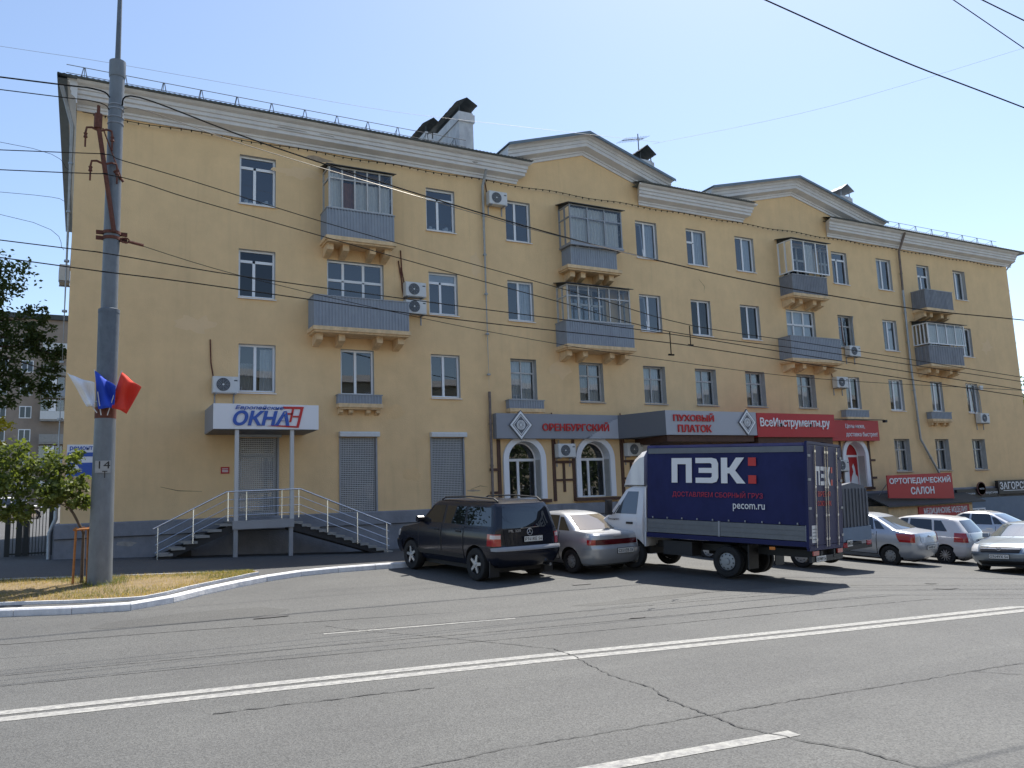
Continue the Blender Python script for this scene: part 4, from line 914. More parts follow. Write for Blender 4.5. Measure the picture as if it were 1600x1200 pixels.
def wheel_mesh(r, wd, style):
    t = MB(); rr = r*.64
    t.lathe([(rr, -wd/2+.015), (r*.80, -wd/2), (r*.95, -wd/2+.012), (r, -wd/2+.04), (r, wd/2-.04), (r*.95, wd/2-.012), (r*.80, wd/2), (rr, wd/2-.015)], 28, 'x', closed=True)
    tm = t.mesh('tyre', 'rubber', 40)
    m = MB(); m.lathe([(rr, -wd/2+.012), (rr*.96, -wd/2), (rr*.90, -wd/2+.015), (rr*.88, -wd/2+.07), (.001, -wd/2+.08)], 28, 'x', m=1)
    x0 = -wd/2+.004; x1 = x0+.05
    def spoke(a, w0, w1, r0, r1, mm=0):
        c, s_ = math.cos(a), math.sin(a)
        def P(rad, lat, x): return (x, rad*c-lat*s_, rad*s_+lat*c)
        m._add([P(r0, -w0, x0+.004), P(r1, -w1, x0+.012), P(r1, w1, x0+.012), P(r0, w0, x0+.004), P(r0, -w0, x1), P(r1, -w1, x1), P(r1, w1, x1), P(r0, w0, x1)],
               [(0, 1, 2, 3), (0, 4, 5, 1), (1, 5, 6, 2), (2, 6, 7, 3), (3, 7, 4, 0)], mm)
    if style == 'spoke5':
        for k in range(5): spoke(k*2*math.pi/5+.3, r*.12, r*.075, r*.05, rr*.93)
    elif style == 'multi':
        for k in range(12): spoke(k*2*math.pi/12, r*.035, r*.03, r*.05, rr*.93)
    elif style == 'cover':
        m.lathe([(rr*.92, x0+.01), (rr*.3, x0-.005), (.001, x0-.005)], 28, 'x')
        for k in range(8):
            a = k*math.pi/4; m.lathe([(r*.05, x0-.004), (.001, x0-.006)], 8, 'x', c=(0, rr*.62*math.cos(a), rr*.62*math.sin(a)), m=1)
    elif style == 'steel':
        m.lathe([(rr*.86, x0+.035), (rr*.62, x0+.02), (rr*.35, x0+.022), (rr*.30, x0-.004), (.001, x0-.006)], 28, 'x')
        for k in range(10):
            a = k*2*math.pi/10; m.lathe([(r*.05, x0+.016), (.001, x0+.015)], 8, 'x', c=(0, rr*.70*math.cos(a), rr*.70*math.sin(a)), m=1)
    m.lathe([(r*.14, x0), (r*.12, x0-.008), (.001, x0-.009)], 14, 'x')
    rm = m.mesh('rim', [('rimsteel' if style == 'steel' else 'alu'), 'plasticblack'], 35); return tm, rm
def add_wheels(root, r, wd, style, spots):
    tm, rm = wheel_mesh(r, wd, style)
    for (x, y, z) in spots:
        wl_ = bpy.data.objects.new('wheel', tm); COL.objects.link(wl_); wl_.parent = root; wl_.location = (x, y, z)
        wl_.rotation_euler = (random.uniform(0, 6), 0, 0) if x < 0 else (0, 0, math.pi)
        o = link('rim', rm, wl_)
def carve(body_mesh, spots, r, depth, name, parent, mats):
    """cut the wheel housings out of the body"""
    ob = bpy.data.objects.new('body', body_mesh); COL.objects.link(ob)
    c = MB()
    for (x, y, z) in spots:
        s_ = 1 if x > 0 else -1; a, d = sorted((s_*(abs(x)-depth), s_*1.4)); c.lathe([(r, a), (r, d)], 32, 'x', c=(0, y, z))
    cm = c.mesh('arch_cutter', mats[0]); co_ = bpy.data.objects.new('arch_cutter', cm); COL.objects.link(co_)
    md = ob.modifiers.new('b', 'BOOLEAN'); md.operation = 'DIFFERENCE'; md.object = co_; md.solver = 'EXACT'
    bpy.context.view_layer.update(); dg = bpy.context.evaluated_depsgraph_get(); me = bpy.data.meshes.new_from_object(ob.evaluated_get(dg))
    bpy.data.objects.remove(ob); bpy.data.objects.remove(co_)
    me.materials.clear()
    for k in mats: me.materials.append(M[k] if isinstance(k, str) else k)
    for p in me.polygons:
        p.material_index = 0; ctr = p.center
        for (x, y, z) in spots:
            if math.hypot(ctr.y-y, ctr.z-z) < r*1.001 and ctr.x*x > 0 and abs(p.normal.x) < .7 and (abs(ctr.x) < abs(x)+.2) and abs(math.hypot(ctr.y-y, ctr.z-z)-r) < .03: p.material_index = 1
            if math.hypot(ctr.y-y, ctr.z-z) < r*.999 and abs(ctr.x) < abs(x)-depth+.02: p.material_index = 1
    me.polygons.foreach_set('use_smooth', [True]*len(me.polygons)); me.set_sharp_from_angle(angle=R(32)); me.name = name
    return link(name, me, parent)
def plate(root, txt, x, y, z, w=.52, h=.112, rot=0, tilt=0):
    q = MB(); q.box(-w/2, w/2, -.012, 0, 0, h); p = q.build('number_plate', 'plate', root); p.location = (x, y, z); p.rotation_euler = (tilt, 0, rot)
    text(txt, w*.92, h*.66, T((-w*.46, -.013, h*.17)), 'black', p, ext=.003, bold=.01, res=1)
    q = MB(); q.box(-w/2-.01, w/2+.01, -.008, .004, -.01, h+.01); q.build('plate_frame', 'plasticblack', p); return p
def car(name, loc, az, label, P, group=None):
    root = thing(name, (*loc, zg(*loc)), R(az), label, 'car', group)
    if P.get('pitch'): root.rotation_euler = (R(P['pitch']), 0, R(az))
    hx_, hy_ = -math.sin(R(az)), math.cos(R(az)); k_ = P['wb']/2
    zf, zr = zg(loc[0]+hx_*k_, loc[1]+hy_*k_), zg(loc[0]-hx_*k_, loc[1]-hy_*k_)          # sits on the sloping ground with both axles
    root.location.z = (zf+zr)/2; root.rotation_euler = (math.atan2(zf-zr, P['wb']), 0, R(az))
    H_ = Hull(P['keys'], P.get('p', 2.8)); wb = P['wb']; r = P['r']; tx = P['track']/2; wc = P.get('wc', 0)
    spots = [(sx*tx, sy*wb/2+wc, r) for sx in (-1, 1) for sy in (1, -1)]
    body = carve(H_.mesh().mesh('body', P['paint'], 40), spots, r+P.get('gap', .055), .16, 'body', root, [P['paint'], 'plasticblack'])
    add_wheels(root, r, P.get('tw', .2), P['rim'], [(x+(.02 if x > 0 else -.02), y, z) for x, y, z in spots])
    q = MB(); q.box(-tx+.12, tx-.12, -wb/2-.5, wb/2+.5, r*.55, r*1.15); q.build('underbody', 'plasticblack', root)
    G = P.get('glass', 'carglass')
    if 'ws' in P: H_.patch('F', P['ws'], .006, .02, (10, 6)).build('windscreen', P.get('wsglass', G), root, smooth=60)
    if 'rw' in P: H_.patch('B', P['rw'], .006, .02, (10, 6)).build('rear_window', P.get('rwglass', G), root, smooth=60)
    for side in 'LR':
        for c in P['side']: H_.patch(side, c, .006, .02, (6, 5)).build('side_window', G, root, smooth=60)
        for c in P.get('doors', []):
            d = H_.patch(side, c[0], .007, .02, (8, 8)).build('door', P['paint'], root, smooth=50)
            (l0, zb_), (l1, _), (l2, zt_), (l3, _) = c[0]
            for sm in ([(l1+.004, zb_), (l1-.012, zb_), (l2-.012, zt_), (l2+.004, zt_)], [(l0+.012, zb_), (l0-.002, zb_), (l3-.002, zt_), (l3+.012, zt_)], [(l0, zb_-.014), (l1, zb_-.014), (l1, zb_+.002), (l0, zb_+.002)]): H_.patch(side, sm, .0085, .012, (1, 6) if sm[0][1] == zb_ else (6, 1)).build('door_seam', 'black', d)
            hx, hz = c[1]; p = H_.S(side, hx, hz); s_ = -1 if side == 'L' else 1
            q = MB(); q.box(p.x+s_*.012-.014, p.x+s_*.012+.014, p.y-.10, p.y+.10, p.z-.02, p.z+.02); q.build('handle', P.get('handle', 'plasticblack'), d)
        for c, mt, nm in P.get('trim', []): H_.patch(side, c, .014, .03, (14, 3)).build(nm, mt, root, smooth=50)
        y, z = P['mirror']; p = H_.S(side, y, z); s_ = -1 if side == 'L' else 1
        q = MB(); a, d = sorted((p.x+s_*.03, p.x+s_*.20)); q.rings([[(xx, y-.05+k*.0, z-.0) if 0 else (xx, y-f_*.08, z+g_*.075) for f_, g_ in ((-.6, -.8), (.6, -1), (1, -.5), (1, .6), (.4, 1), (-.5, .8))] for xx in (a, d)]); mo = q.build('mirror', P.get('mirmat', 'plasticblack'), root, smooth=30)
        q = MB(); a, d = sorted((p.x-s_*.02, p.x+s_*.05)); q.box(a, d, y-.02, y+.03, z-.07, z-.02); q.build('mirror_arm', 'plasticblack', mo)
    for nm, mode, c, mt, off in P.get('patches', []): H_.patch(mode, c, off, off+.016, (12, 4)).build(nm, mt, root, smooth=50)
    return root, H_
LW = lambda l, r_, z0, z1, l2=None, r2=None: [(l, z0), (r_, z0), (r2 if r2 is not None else r_, z1), (l2 if l2 is not None else l, z1)]
SIL = paint('silver_paint', (.50, .515, .535), .5, .33); NAVY = mat('navy_paint', (.008, .010, .020), .25, metal=.1, coat=.35, spec=.4); WHT = paint('white_paint', (.70, .70, .70), 0, .3); BLUES = paint('silver_blue_paint', (.48, .52, .58), .5, .34); OPL = paint('blue_grey_paint', (.24, .29, .35)); LGR = paint('light_grey_paint', (.52, .54, .57))
# --- dark blue off-road estate
SUV = dict(keys=[(.32, 2.0, -2.15, .80, .3, .24), (.45, 2.18, -2.30, .87, .32, .22), (.62, 2.24, -2.36, .91, .34, .2), (.72, 2.23, -2.36, .915, .34, .2), (.80, 2.20, -2.30, .92, .34, .17), (.95, 2.14, -2.28, .92, .34, .15), (1.05, 2.0, -2.27, .91, .34, .15), (1.11, 1.6, -2.265, .90, .3, .15), (1.16, 1.28, -2.26, .88, .28, .15), (1.22, 1.12, -2.25, .86, .26, .15), (1.64, .62, -2.13, .76, .17, .14), (1.72, .48, -2.08, .72, .16, .14), (1.77, .2, -1.95, .64, .16, .16), (1.80, -.2, -1.7, .4, .16, .16)],
    wb=2.82, r=.365, track=1.55, tw=.25, rim='spoke5', paint=NAVY, wc=-.05, gap=.065, ws=[(-.76, 1.21), (.76, 1.21), (.64, 1.68), (-.64, 1.68)], rw=[(-.72, 1.18), (.72, 1.18), (.62, 1.69), (-.62, 1.69)],
    side=[LW(.80, -.02, 1.22, 1.63, .42, -.05), LW(-.12, -.94, 1.22, 1.63, -.14, -.92), LW(-1.04, -2.02, 1.22, 1.63, -1.02, -1.90)],
    doors=[(LW(.98, -.03, .52, 1.18), (.15, 1.06)), (LW(-.07, -.97, .52, 1.18), (-.78, 1.06))], mirror=(.86, 1.28), mirmat=NAVY,
    trim=[(LW(1.05, -.98, .46, .56), 'plasticblack', 'side_moulding')],
    patches=[('rear_bumper', 'U', [(1.97, .42), (4.03, .42), (4.03, .74), (1.97, .74)], NAVY, .035), ('bumper_strip', 'U', [(1.99, .70), (4.01, .70), (4.01, .765), (1.99, .765)], 'steel', .045), ('tail_light', 'U', [(1.95, .80), (2.42, .80), (2.42, 1.06), (1.95, 1.06)], 'tail', .012), ('tail_light', 'U', [(4.05, .80), (3.58, .80), (3.58, 1.06), (4.05, 1.06)], 'tail', .012),
     ('tail_light_clear', 'U', [(1.98, .96), (2.41, .96), (2.41, 1.04), (1.98, 1.04)], 'tailw', .018), ('tail_light_clear', 'U', [(4.02, .96), (3.59, .96), (3.59, 1.04), (4.02, 1.04)], 'tailw', .018),
     ('tailgate', 'B', [(-.66, .80), (.66, .80), (.70, 1.15), (-.70, 1.15)], NAVY, .012), ('headlight', 'U', [(.4, .82), (.93, .82), (.95, .96), (.4, .96)], 'head', .012), ('headlight', 'U', [(5.6, .82), (5.07, .82), (5.05, .96), (5.6, .96)], 'head', .012), ('front_bumper', 'U', [(-1.03, .42), (1.03, .42), (1.03, .72), (-1.03, .72)], NAVY, .03)])
suv, H_ = car('parked_car', (8.52, 18.5), 10, 'dark navy off-road estate with roof rails at the end of the white kerb', SUV, 'cars parked along the kerb')
for s_ in (-1, 1):
    q = MB(); q.tube([(s_*.64, .3, 1.76), (s_*.64, .15, 1.82), (s_*.64, -.9, 1.86), (s_*.63, -1.8, 1.83), (s_*.62, -1.95, 1.76)], .02, 6); q.build('roof_rail', 'plasticblack', suv, smooth=60)
plate(suv, 'Р761КЕ 56', .08, -2.325, .88); text('ML 320', .34, .055, T((-.60, -2.305, 1.10)), 'alu', suv, name='model_badge', ext=.004)
q = MB(); q.tube([(.075*math.cos(t), -2.30, 1.09+.075*math.sin(t)) for t in lin(0, 6.283, 24)], .008, 5, cap=False)
for k in range(3): a = math.pi/2+k*2*math.pi/3; q.tube([(0, -2.30, 1.09), (.07*math.cos(a), -2.30, 1.09+.07*math.sin(a))], .008, 4)
q.build('star_badge', 'alu', suv); q = MB(); q.tube([(-.25, -2.28, 1.17), (.28, -2.27, 1.19)], .012, 5); q.build('rear_wiper', 'plasticblack', suv)
for s_ in (-1, 1):
    q = MB(); q.box(s_*.78-.13, s_*.78+.13, -2.02, -1.99, .12, .5); q.build('mud_flap', 'plasticblack', suv)
q = MB(); q.tube([(.55, -1.8, .34), (.55, -2.36, .34)], .035, 10); q.build('exhaust_pipe', 'chrome', suv, smooth=50); q = MB(); q.lathe([(.05, 0), (.001, .01)], 12, 'y', c=(0, 0, 0))
# --- silver notchback sedan
LADA = dict(keys=[(.20, 1.80, -1.95, .70, .3, .25), (.30, 2.0, -2.12, .78, .34, .25), (.48, 2.06, -2.20, .825, .36, .25), (.60, 2.05, -2.20, .84, .36, .22), (.70, 1.98, -2.15, .84, .36, .2), (.78, 1.80, -2.15, .835, .36, .2), (.86, 1.42, -2.14, .82, .34, .2), (.92, 1.10, -2.13, .80, .3, .2), (.965, .95, -2.08, .775, .28, .2), (1.0, .88, -1.55, .755, .26, .18), (1.33, .34, -.98, .60, .18, .15), (1.37, .20, -.86, .55, .18, .16), (1.405, -.05, -.62, .44, .16, .16), (1.42, -.2, -.45, .25, .12, .12)],
    wb=2.49, r=.285, track=1.39, tw=.18, rim='steel', paint=SIL, wc=-.05, ws=[(-.66, 1.0), (.66, 1.0), (.52, 1.335), (-.52, 1.335)], rw=[(-.66, 1.01), (.66, 1.01), (.50, 1.335), (-.50, 1.335)], rwglass=glassmat('sunlit_rear_glass', f0=.10, body=(.20, .17, .13)),
    side=[LW(.70, -.02, .99, 1.33, .34, -.05), LW(-.10, -.78, .99, 1.33, -.12, -.70), LW(-.84, -1.22, .99, 1.29, -.76, -.88)],
    doors=[(LW(.92, -.03, .32, .95), (.12, .85)), (LW(-.06, -.88, .32, .95), (-.72, .85))], mirror=(.72, 1.03), handle='plasticblack',
    trim=[(LW(.92, -.9, .50, .535), 'steel', 'side_moulding')],
    patches=[('rear_bumper', 'U', [(1.95, .28), (4.05, .28), (4.05, .60), (1.95, .60)], SIL, .03), ('tail_light', 'U', [(1.99, .70), (2.38, .70), (2.38, .82), (1.99, .82)], 'tail', .012), ('tail_light', 'U', [(4.01, .70), (3.62, .70), (3.62, .82), (4.01, .82)], 'tail', .012), ('tail_panel', 'U', [(2.39, .70), (3.61, .70), (3.61, .82), (2.39, .82)], 'taildark', .010),
      ('headlight', 'U', [(.5, .62), (1.05, .62), (1.05, .74), (.5, .74)], 'head', .012), ('headlight', 'U', [(5.5, .62), (4.95, .62), (4.95, .74), (5.5, .74)], 'head', .012), ('front_bumper', 'U', [(-1.03, .28), (1.03, .28), (1.03, .55), (-1.03, .55)], SIL, .025), ('boot_lid', 'B', [(-.60, .83), (.60, .83), (.58, .94), (-.58, .94)], SIL, .008)])
lada, H_ = car('parked_car', (10.89, 18.2), 10, 'silver notchback sedan between the dark estate and the lorry', LADA, 'cars parked along the kerb')
plate(lada, 'С551ЕВ 56', .10, -2.235, .50)
q = MB(); q.box(-.2, .1, -2.155, -2.14, .87, .90); q.build('boot_badge', 'alu', lada)
# --- grey-silver sedan, right of the lorry
LOG = dict(keys=[(.22, 1.85, -1.95, .72, .32, .25), (.34, 2.05, -2.08, .80, .36, .26), (.55, 2.12, -2.15, .86, .4, .28), (.72, 2.06, -2.14, .87, .4, .26), (.84, 1.9, -2.12, .865, .4, .25), (.92, 1.5, -2.11, .85, .36, .25), (.99, 1.15, -2.08, .825, .3, .25), (1.03, 1.02, -1.95, .80, .28, .25), (1.07, .95, -1.55, .78, .26, .2), (1.42, .38, -.86, .62, .2, .16), (1.47, .2, -.7, .56, .2, .18), (1.51, -.05, -.5, .42, .18, .18), (1.525, -.2, -.35, .22, .1, .1)],
    wb=2.63, r=.305, track=1.48, tw=.19, rim='steel', paint=BLUES, ws=[(-.68, 1.07), (.68, 1.07), (.54, 1.42), (-.54, 1.42)], rw=[(-.66, 1.09), (.66, 1.09), (.52, 1.41), (-.52, 1.41)], rwglass='carclear',
    side=[LW(.74, -.02, 1.06, 1.42, .36, -.05), LW(-.10, -.82, 1.06, 1.42, -.12, -.72), LW(-.88, -1.15, 1.08, 1.32, -.78, -.92)], doors=[(LW(.98, -.03, .34, 1.0), (.12, .92)), (LW(-.06, -.92, .34, 1.0), (-.75, .92))], mirror=(.78, 1.10), mirmat=BLUES, handle=BLUES,
    patches=[('rear_bumper', 'U', [(1.93, .30), (4.07, .30), (4.07, .66), (1.93, .66)], BLUES, .022), ('tail_light', 'U', [(1.93, .74), (2.36, .74), (2.40, .98), (1.88, .98)], 'tail', .012), ('tail_light', 'U', [(4.07, .74), (3.64, .74), (3.60, .98), (4.12, .98)], 'tail', .012), ('boot_lid', 'B', [(-.52, .72), (.52, .72), (.52, 1.0), (-.52, 1.0)], BLUES, .010)])
logan, _ = car('parked_car', (22.15, 18.24), 12, 'silver blue sedan with red tail lamps just right of the grey tarpaulin truck', LOG, 'cars parked along the kerb')
plate(logan, 'Т406КВ 56', 0, -2.17, .52)
q = MB(); q.tube([(.05, -2.135, .9), (-.05, -2.135, .9)], .03, 6); q.build('boot_badge', 'alu', logan)
FAB = dict(keys=[(.22, 1.7, -1.8, .70, .32, .25), (.34, 1.9, -1.96, .78, .36, .28), (.55, 1.96, -2.03, .82, .4, .3), (.75, 1.9, -2.02, .83, .4, .28), (.88, 1.7, -1.99, .825, .38, .26), (.97, 1.2, -1.95, .80, .32, .25), (1.03, .98, -1.93, .775, .28, .25), (1.40, .36, -1.62, .63, .2, .2), (1.46, .15, -1.5, .58, .2, .2), (1.50, -.15, -1.2, .45, .2, .2), (1.52, -.4, -.9, .22, .1, .1)],
    wb=2.46, r=.30, track=1.44, tw=.19, rim='multi', paint=WHT, ws=[(-.66, 1.04), (.66, 1.04), (.54, 1.41), (-.54, 1.41)], rw=[(-.60, 1.04), (.60, 1.04), (.50, 1.40), (-.50, 1.40)], rwglass='carclear', side=[LW(.72, -.02, 1.03, 1.40, .34, -.05), LW(-.10, -.84, 1.03, 1.40, -.12, -.78), LW(-.9, -1.3, 1.05, 1.38, -.86, -1.08)],
    doors=[(LW(.95, -.03, .34, .98), (.12, .9)), (LW(-.06, -.9, .34, .98), (-.75, .9))], mirror=(.74, 1.07), mirmat=WHT, handle=WHT,
    patches=[('rear_bumper', 'U', [(1.93, .30), (4.07, .30), (4.07, .62), (1.93, .62)], WHT, .022), ('tail_light', 'U', [(1.93, .74), (2.34, .74), (2.34, 1.02), (1.93, 1.02)], 'tail', .012), ('tail_light', 'U', [(4.07, .74), (3.66, .74), (3.66, 1.02), (4.07, 1.02)], 'tail', .012), ('tailgate', 'B', [(-.55, .64), (.55, .64), (.55, 1.0), (-.55, 1.0)], WHT, .010)])
fab, _ = car('parked_car', (25.1, 18.45), 14, 'white hatchback with multi-spoke wheels between the two pale sedans', FAB, 'cars parked along the kerb')
plate(fab, 'М218ОР 56', 0, -2.055, .72)
LOG2 = dict(LOG, paint=LGR, mirmat=LGR, handle=LGR, rim='multi', patches=[(a, b_, c, (LGR if d is BLUES else d), e) for a, b_, c, d, e in LOG['patches']])
sed, _ = car('parked_car', (29.3, 19.0), 14, 'pale grey sedan half hidden behind the white hatchback and the oncoming car', LOG2, 'cars parked along the kerb')
# --- oncoming sedan at the right edge
OPE = dict(keys=[(.20, 2.0, -1.95, .74, .36, .3), (.32, 2.18, -2.2, .82, .42, .3), (.50, 2.28, -2.3, .875, .48, .3), (.62, 2.26, -2.3, .885, .5, .3), (.72, 2.18, -2.28, .89, .5, .3), (.82, 2.0, -2.27, .88, .5, .3), (.90, 1.6, -2.26, .865, .46, .3), (.97, 1.15, -2.2, .83, .36, .3), (1.01, 1.0, -1.9, .80, .32, .25), (1.36, .32, -1.0, .63, .24, .2), (1.42, .1, -.8, .56, .22, .2), (1.455, -.2, -.5, .38, .2, .2), (1.465, -.3, -.4, .2, .05, .05)],
    wb=2.70, r=.315, track=1.53, tw=.2, rim='spoke5', paint=OPL, wsglass=glassmat('windscreen_sky', f0=.22, body=(.10, .12, .13)), ws=[(-.72, 1.02), (.72, 1.02), (.56, 1.37), (-.56, 1.37)], rw=[(-.68, 1.02), (.68, 1.02), (.54, 1.36), (-.54, 1.36)], side=[LW(.72, -.02, 1.0, 1.36, .32, -.05), LW(-.10, -.9, 1.0, 1.36, -.12, -.8)], doors=[(LW(1.0, -.03, .34, .96), (.12, .88)), (LW(-.06, -.95, .34, .96), (-.78, .88))], mirror=(.74, 1.04), mirmat=OPL, handle=OPL,
    patches=[('headlight', 'U', [(.36, .60), (1.03, .61), (1.12, .83), (.42, .79)], 'head', .012), ('headlight', 'U', [(5.64, .60), (4.97, .61), (4.88, .83), (5.58, .79)], 'head', .012), ('grille', 'U', [(-.30, .58), (.30, .58), (.35, .79), (-.35, .79)], 'plasticblack', .008), ('grille_bar', 'U', [(-.31, .675), (.31, .675), (.31, .70), (-.31, .70)], 'alu', .016), ('grille_bar', 'U', [(-.33, .74), (.33, .74), (.33, .765), (-.33, .765)], OPL, .014), ('front_bumper', 'U', [(-1.03, .30), (1.03, .30), (1.03, .56), (-1.03, .56)], OPL, .02), ('air_intake', 'U', [(-.45, .26), (.45, .26), (.45, .36), (-.45, .36)], 'plasticblack', .024)])
ope, _ = car('oncoming_car', (25.27, 14.75), 101, 'blue grey sedan facing the viewer at the right edge of the road', OPE)
plate(ope, 'О764УХ 56', 0, 2.31, .42, rot=math.pi)
q = MB(); q.tube([(.055*math.cos(t), 2.285, .70+.055*math.sin(t)) for t in lin(0, 6.283, 20)], .009, 5, cap=False); q.tube([(-.075, 2.29, .72), (.0, 2.295, .70), (.075, 2.29, .68)], .009, 4); q.build('grille_badge', 'alu', ope)
far, _ = car('parked_car', (-4.0, 58.0), -62, 'small white car far off at the left edge behind the shrubs', dict(FAB, rim='cover'))
# ================================================================== DELIVERY LORRY
tk = thing('delivery_truck', (0, 0, 0), label='white-cabbed delivery lorry with a tall dark blue tarpaulin box lettered ПЭК', cat='truck')
az, pi_, ro = R(-20.5), R(3.1), R(-1.2)
Fw = Vector((math.sin(az)*math.cos(pi_), math.cos(az)*math.cos(pi_), math.sin(pi_))); Rt = Vector((math.cos(az), -math.sin(az), 0)); Up = Rt.cross(Fw)
Rt2 = Rt*math.cos(ro)+Up*math.sin(ro); Up = Rt2.cross(Fw); Rt = Rt2
BZ, TW, TL, TH = .80, 1.88, 3.9, 2.15                     # deck height, width, length, height of the box; local origin: ground, rear, mid width
org = Vector((13.32, 12.25, .785))+Rt*(TW/2)-Up*BZ
tk.matrix_world = Matrix(((Rt.x, Fw.x, Up.x, org.x), (Rt.y, Fw.y, Up.y, org.y), (Rt.z, Fw.z, Up.z, org.z), (0, 0, 0, 1)))
ALU = mat('side_board_alu', (.15, .16, .175), .5, metal=.4, var=.08, vscale=4)
TB = mat('tarpaulin_blue', (.019, .024, .105), .55, var=.16, vscale=1.2, bump=.5, bscale=2.0, spec=.22, dirt=.25, dscale=.9); TBD = mat('door_blue', (.015, .019, .085), .45, var=.06, spec=.2)
hw = TW/2; z1 = BZ+TH
q = MB(); ny = 26                                          # left and right tarpaulin, gently bellied between the hoops
for sx in (-1, 1):
    vs, nz = [], 10
    for i in range(ny+1):
        for j in range(nz+1):
            y = .03+(TL-.06)*i/ny; z = BZ+.42+(z1-.06-BZ-.42)*j/nz; bu = .018*math.sin(math.pi*j/nz)*abs(math.sin(math.pi*i/ny*4))+random.uniform(-.003, .003)
            vs.append((sx*(hw-.012+bu), y, z))
    q._add(vs, [(i*(nz+1)+j, (i+1)*(nz+1)+j, (i+1)*(nz+1)+j+1, i*(nz+1)+j+1) for i in range(ny) for j in range(nz)])
q.box(-hw+.02, hw-.02, TL-.03, TL, BZ, z1-.05)
vs = [(x, y, z) for y in lin(0, TL, 9) for x, z in ((-hw+.012, z1-.06), (-hw+.05, z1), (0, z1+.05), (hw-.05, z1), (hw-.012, z1-.06))]
q._add(vs, [(i*5+j, i*5+j+1, i*5+6+j, i*5+5+j) for i in range(8) for j in range(4)])
q.build('tarpaulin', TB, tk, smooth=50)
q = MB(); q.box(-hw-.012, -hw+.0, .05, TL-.05, z1-.20, z1-.075); q.build('top_band', ALU, tk)
q = MB(); q.box(-hw, hw, .02, TL, BZ+.0, BZ+.05); q.build('deck', 'plasticblack', tk)
for (a, c) in ((.04, 1.98), (2.04, 3.86)):
    for sx in (-1, 1):
        x0 = sx*(hw+.005); q = MB()
        for k in range(3): q.box(*sorted((x0-sx*.02, x0+sx*.012)), a, c, BZ+.10+k*.105, BZ+.10+k*.105+.095)
        q.box(*sorted((x0-sx*.03, x0)), a, c, BZ+.10, BZ+.41); q.build('side_board', ALU, tk)
for sx in (-1, 1):
    q = MB(); q.box(*sorted((sx*(hw-.03), sx*(hw+.014))), .0, TL, BZ-.02, BZ+.085); q.build('lower_rail', TBD, tk)
    q = MB()
    for y in (.0, 1.99, 3.88): q.box(*sorted((sx*(hw-.02), sx*(hw+.02))), y, y+.045, BZ+.09, BZ+.43)
    q.build('stake_post', 'steel', tk)
    for k in range(10): q = MB(); q.box(*sorted((sx*(hw+.0), sx*(hw+.03))), .2+k*.39, .225+k*.39, BZ+.43, BZ+.47); q.build('tarpaulin_clip', 'steel', tk)
q = MB()
for x in (-hw+.0, hw): q.box(x-.03, x+.03, -.03, .03, BZ-.05, z1)
q.box(-hw, hw, -.02, .03, z1-.03, z1+.03); q.box(-hw, hw, -.03, .03, BZ-.1, BZ); q.build('rear_frame', TBD, tk)
for x0, x1 in ((-hw+.04, -.008), (.008, hw-.04)):
    q = MB(); q.box(x0, x1, -.03, .01, BZ+.01, z1-.04); d = q.build('rear_door', TBD, tk)
    for xx in ((x0+.28, x1-.06) if x0 < 0 else (x0+.06, x1-.28)):
        q = MB(); q.tube([(xx, -.055, BZ-.04), (xx, -.055, z1-.05)], .014, 6)
        for z in (BZ+.1, BZ+.6, BZ+1.2, z1-.2): q.box(xx-.035, xx+.035, -.065, -.03, z, z+.05)
        q.build('locking_rod', 'chrome', d)
    q = MB(); hx = x0 if x0 < 0 else x1
    for z in (BZ+.15, BZ+.75, BZ+1.35, z1-.3): q = MB(); q.box(hx-.06, hx+.06, -.05, -.03, z, z+.05); q.build('hinge', 'steel', d)
q = MB(); q.box(-hw+.12, -hw+.34, -.036, -.031, BZ+.06, BZ+.42); q.build('sticker', 'letwhite', tk)
for k in range(4):
    q = MB(); q.box(-hw+.15, -hw+.31, -.039, -.0362, BZ+.12+k*.07, BZ+.14+k*.07); q.build('text_line', 'steel', tk)
# the painted name: letters cut from plain polygons
def logo(parent, mtx, h, th=.006):
    def P(poly, mt='letwhite'):
        q = MB(); q.prism([(x*h, z*h) for x, z in poly], -th, 0); q.xf(mtx); q.build('lettering', mt, parent)
    P([(0, 0), (.27, 0), (.27, .75), (.66, .75), (.66, 0), (.93, 0), (.93, 1), (0, 1)])
    o = 1.10; P([(o, 0), (o+.72, 0), (o+.92, .05), (o+1.0, .22), (o+1.0, .78), (o+.92, .95), (o+.72, 1), (o, 1), (o, .79), (o+.66, .79), (o+.72, .74), (o+.72, .60), (o+.14, .60), (o+.14, .40), (o+.72, .40), (o+.72, .26), (o+.66, .21), (o, .21)])
    o = 2.22; P([(o, 0), (o+.27, 0), (o+.27, .39), (o+.36, .39), (o+.66, 0), (o+1.02, 0), (o+.60, .50), (o+.98, 1), (o+.64, 1), (o+.36, .61), (o+.27, .61), (o+.27, 1), (o, 1)])
    for z in (0, .68): P([(3.36, z), (3.68, z), (3.68, z+.32), (3.36, z+.32)], 'letred')
SL = Matrix(((0, 1, 0, -hw-.028), (-1, 0, 0, 0), (0, 0, 1, 0), (0, 0, 0, 1)))      # local x reads rearwards along the left side, -y faces out
def side_at(y, z): return Matrix(((0, 1, 0, -hw-.026), (-1, 0, 0, y), (0, 0, 1, z), (0, 0, 0, 1)))
logo(tk, side_at(3.20, BZ+1.27), .57)
text('ДОСТАВЛЯЕМ СБОРНЫЙ ГРУЗ', 2.22, .165, side_at(3.18, BZ+.93), mat('faded_red', (.42, .02, .06), .5), tk, ext=.005, bold=.006)
text('pecom.ru', .74, .17, side_at(1.66, BZ+.66), 'letwhite', tk, ext=.005, bold=.004)
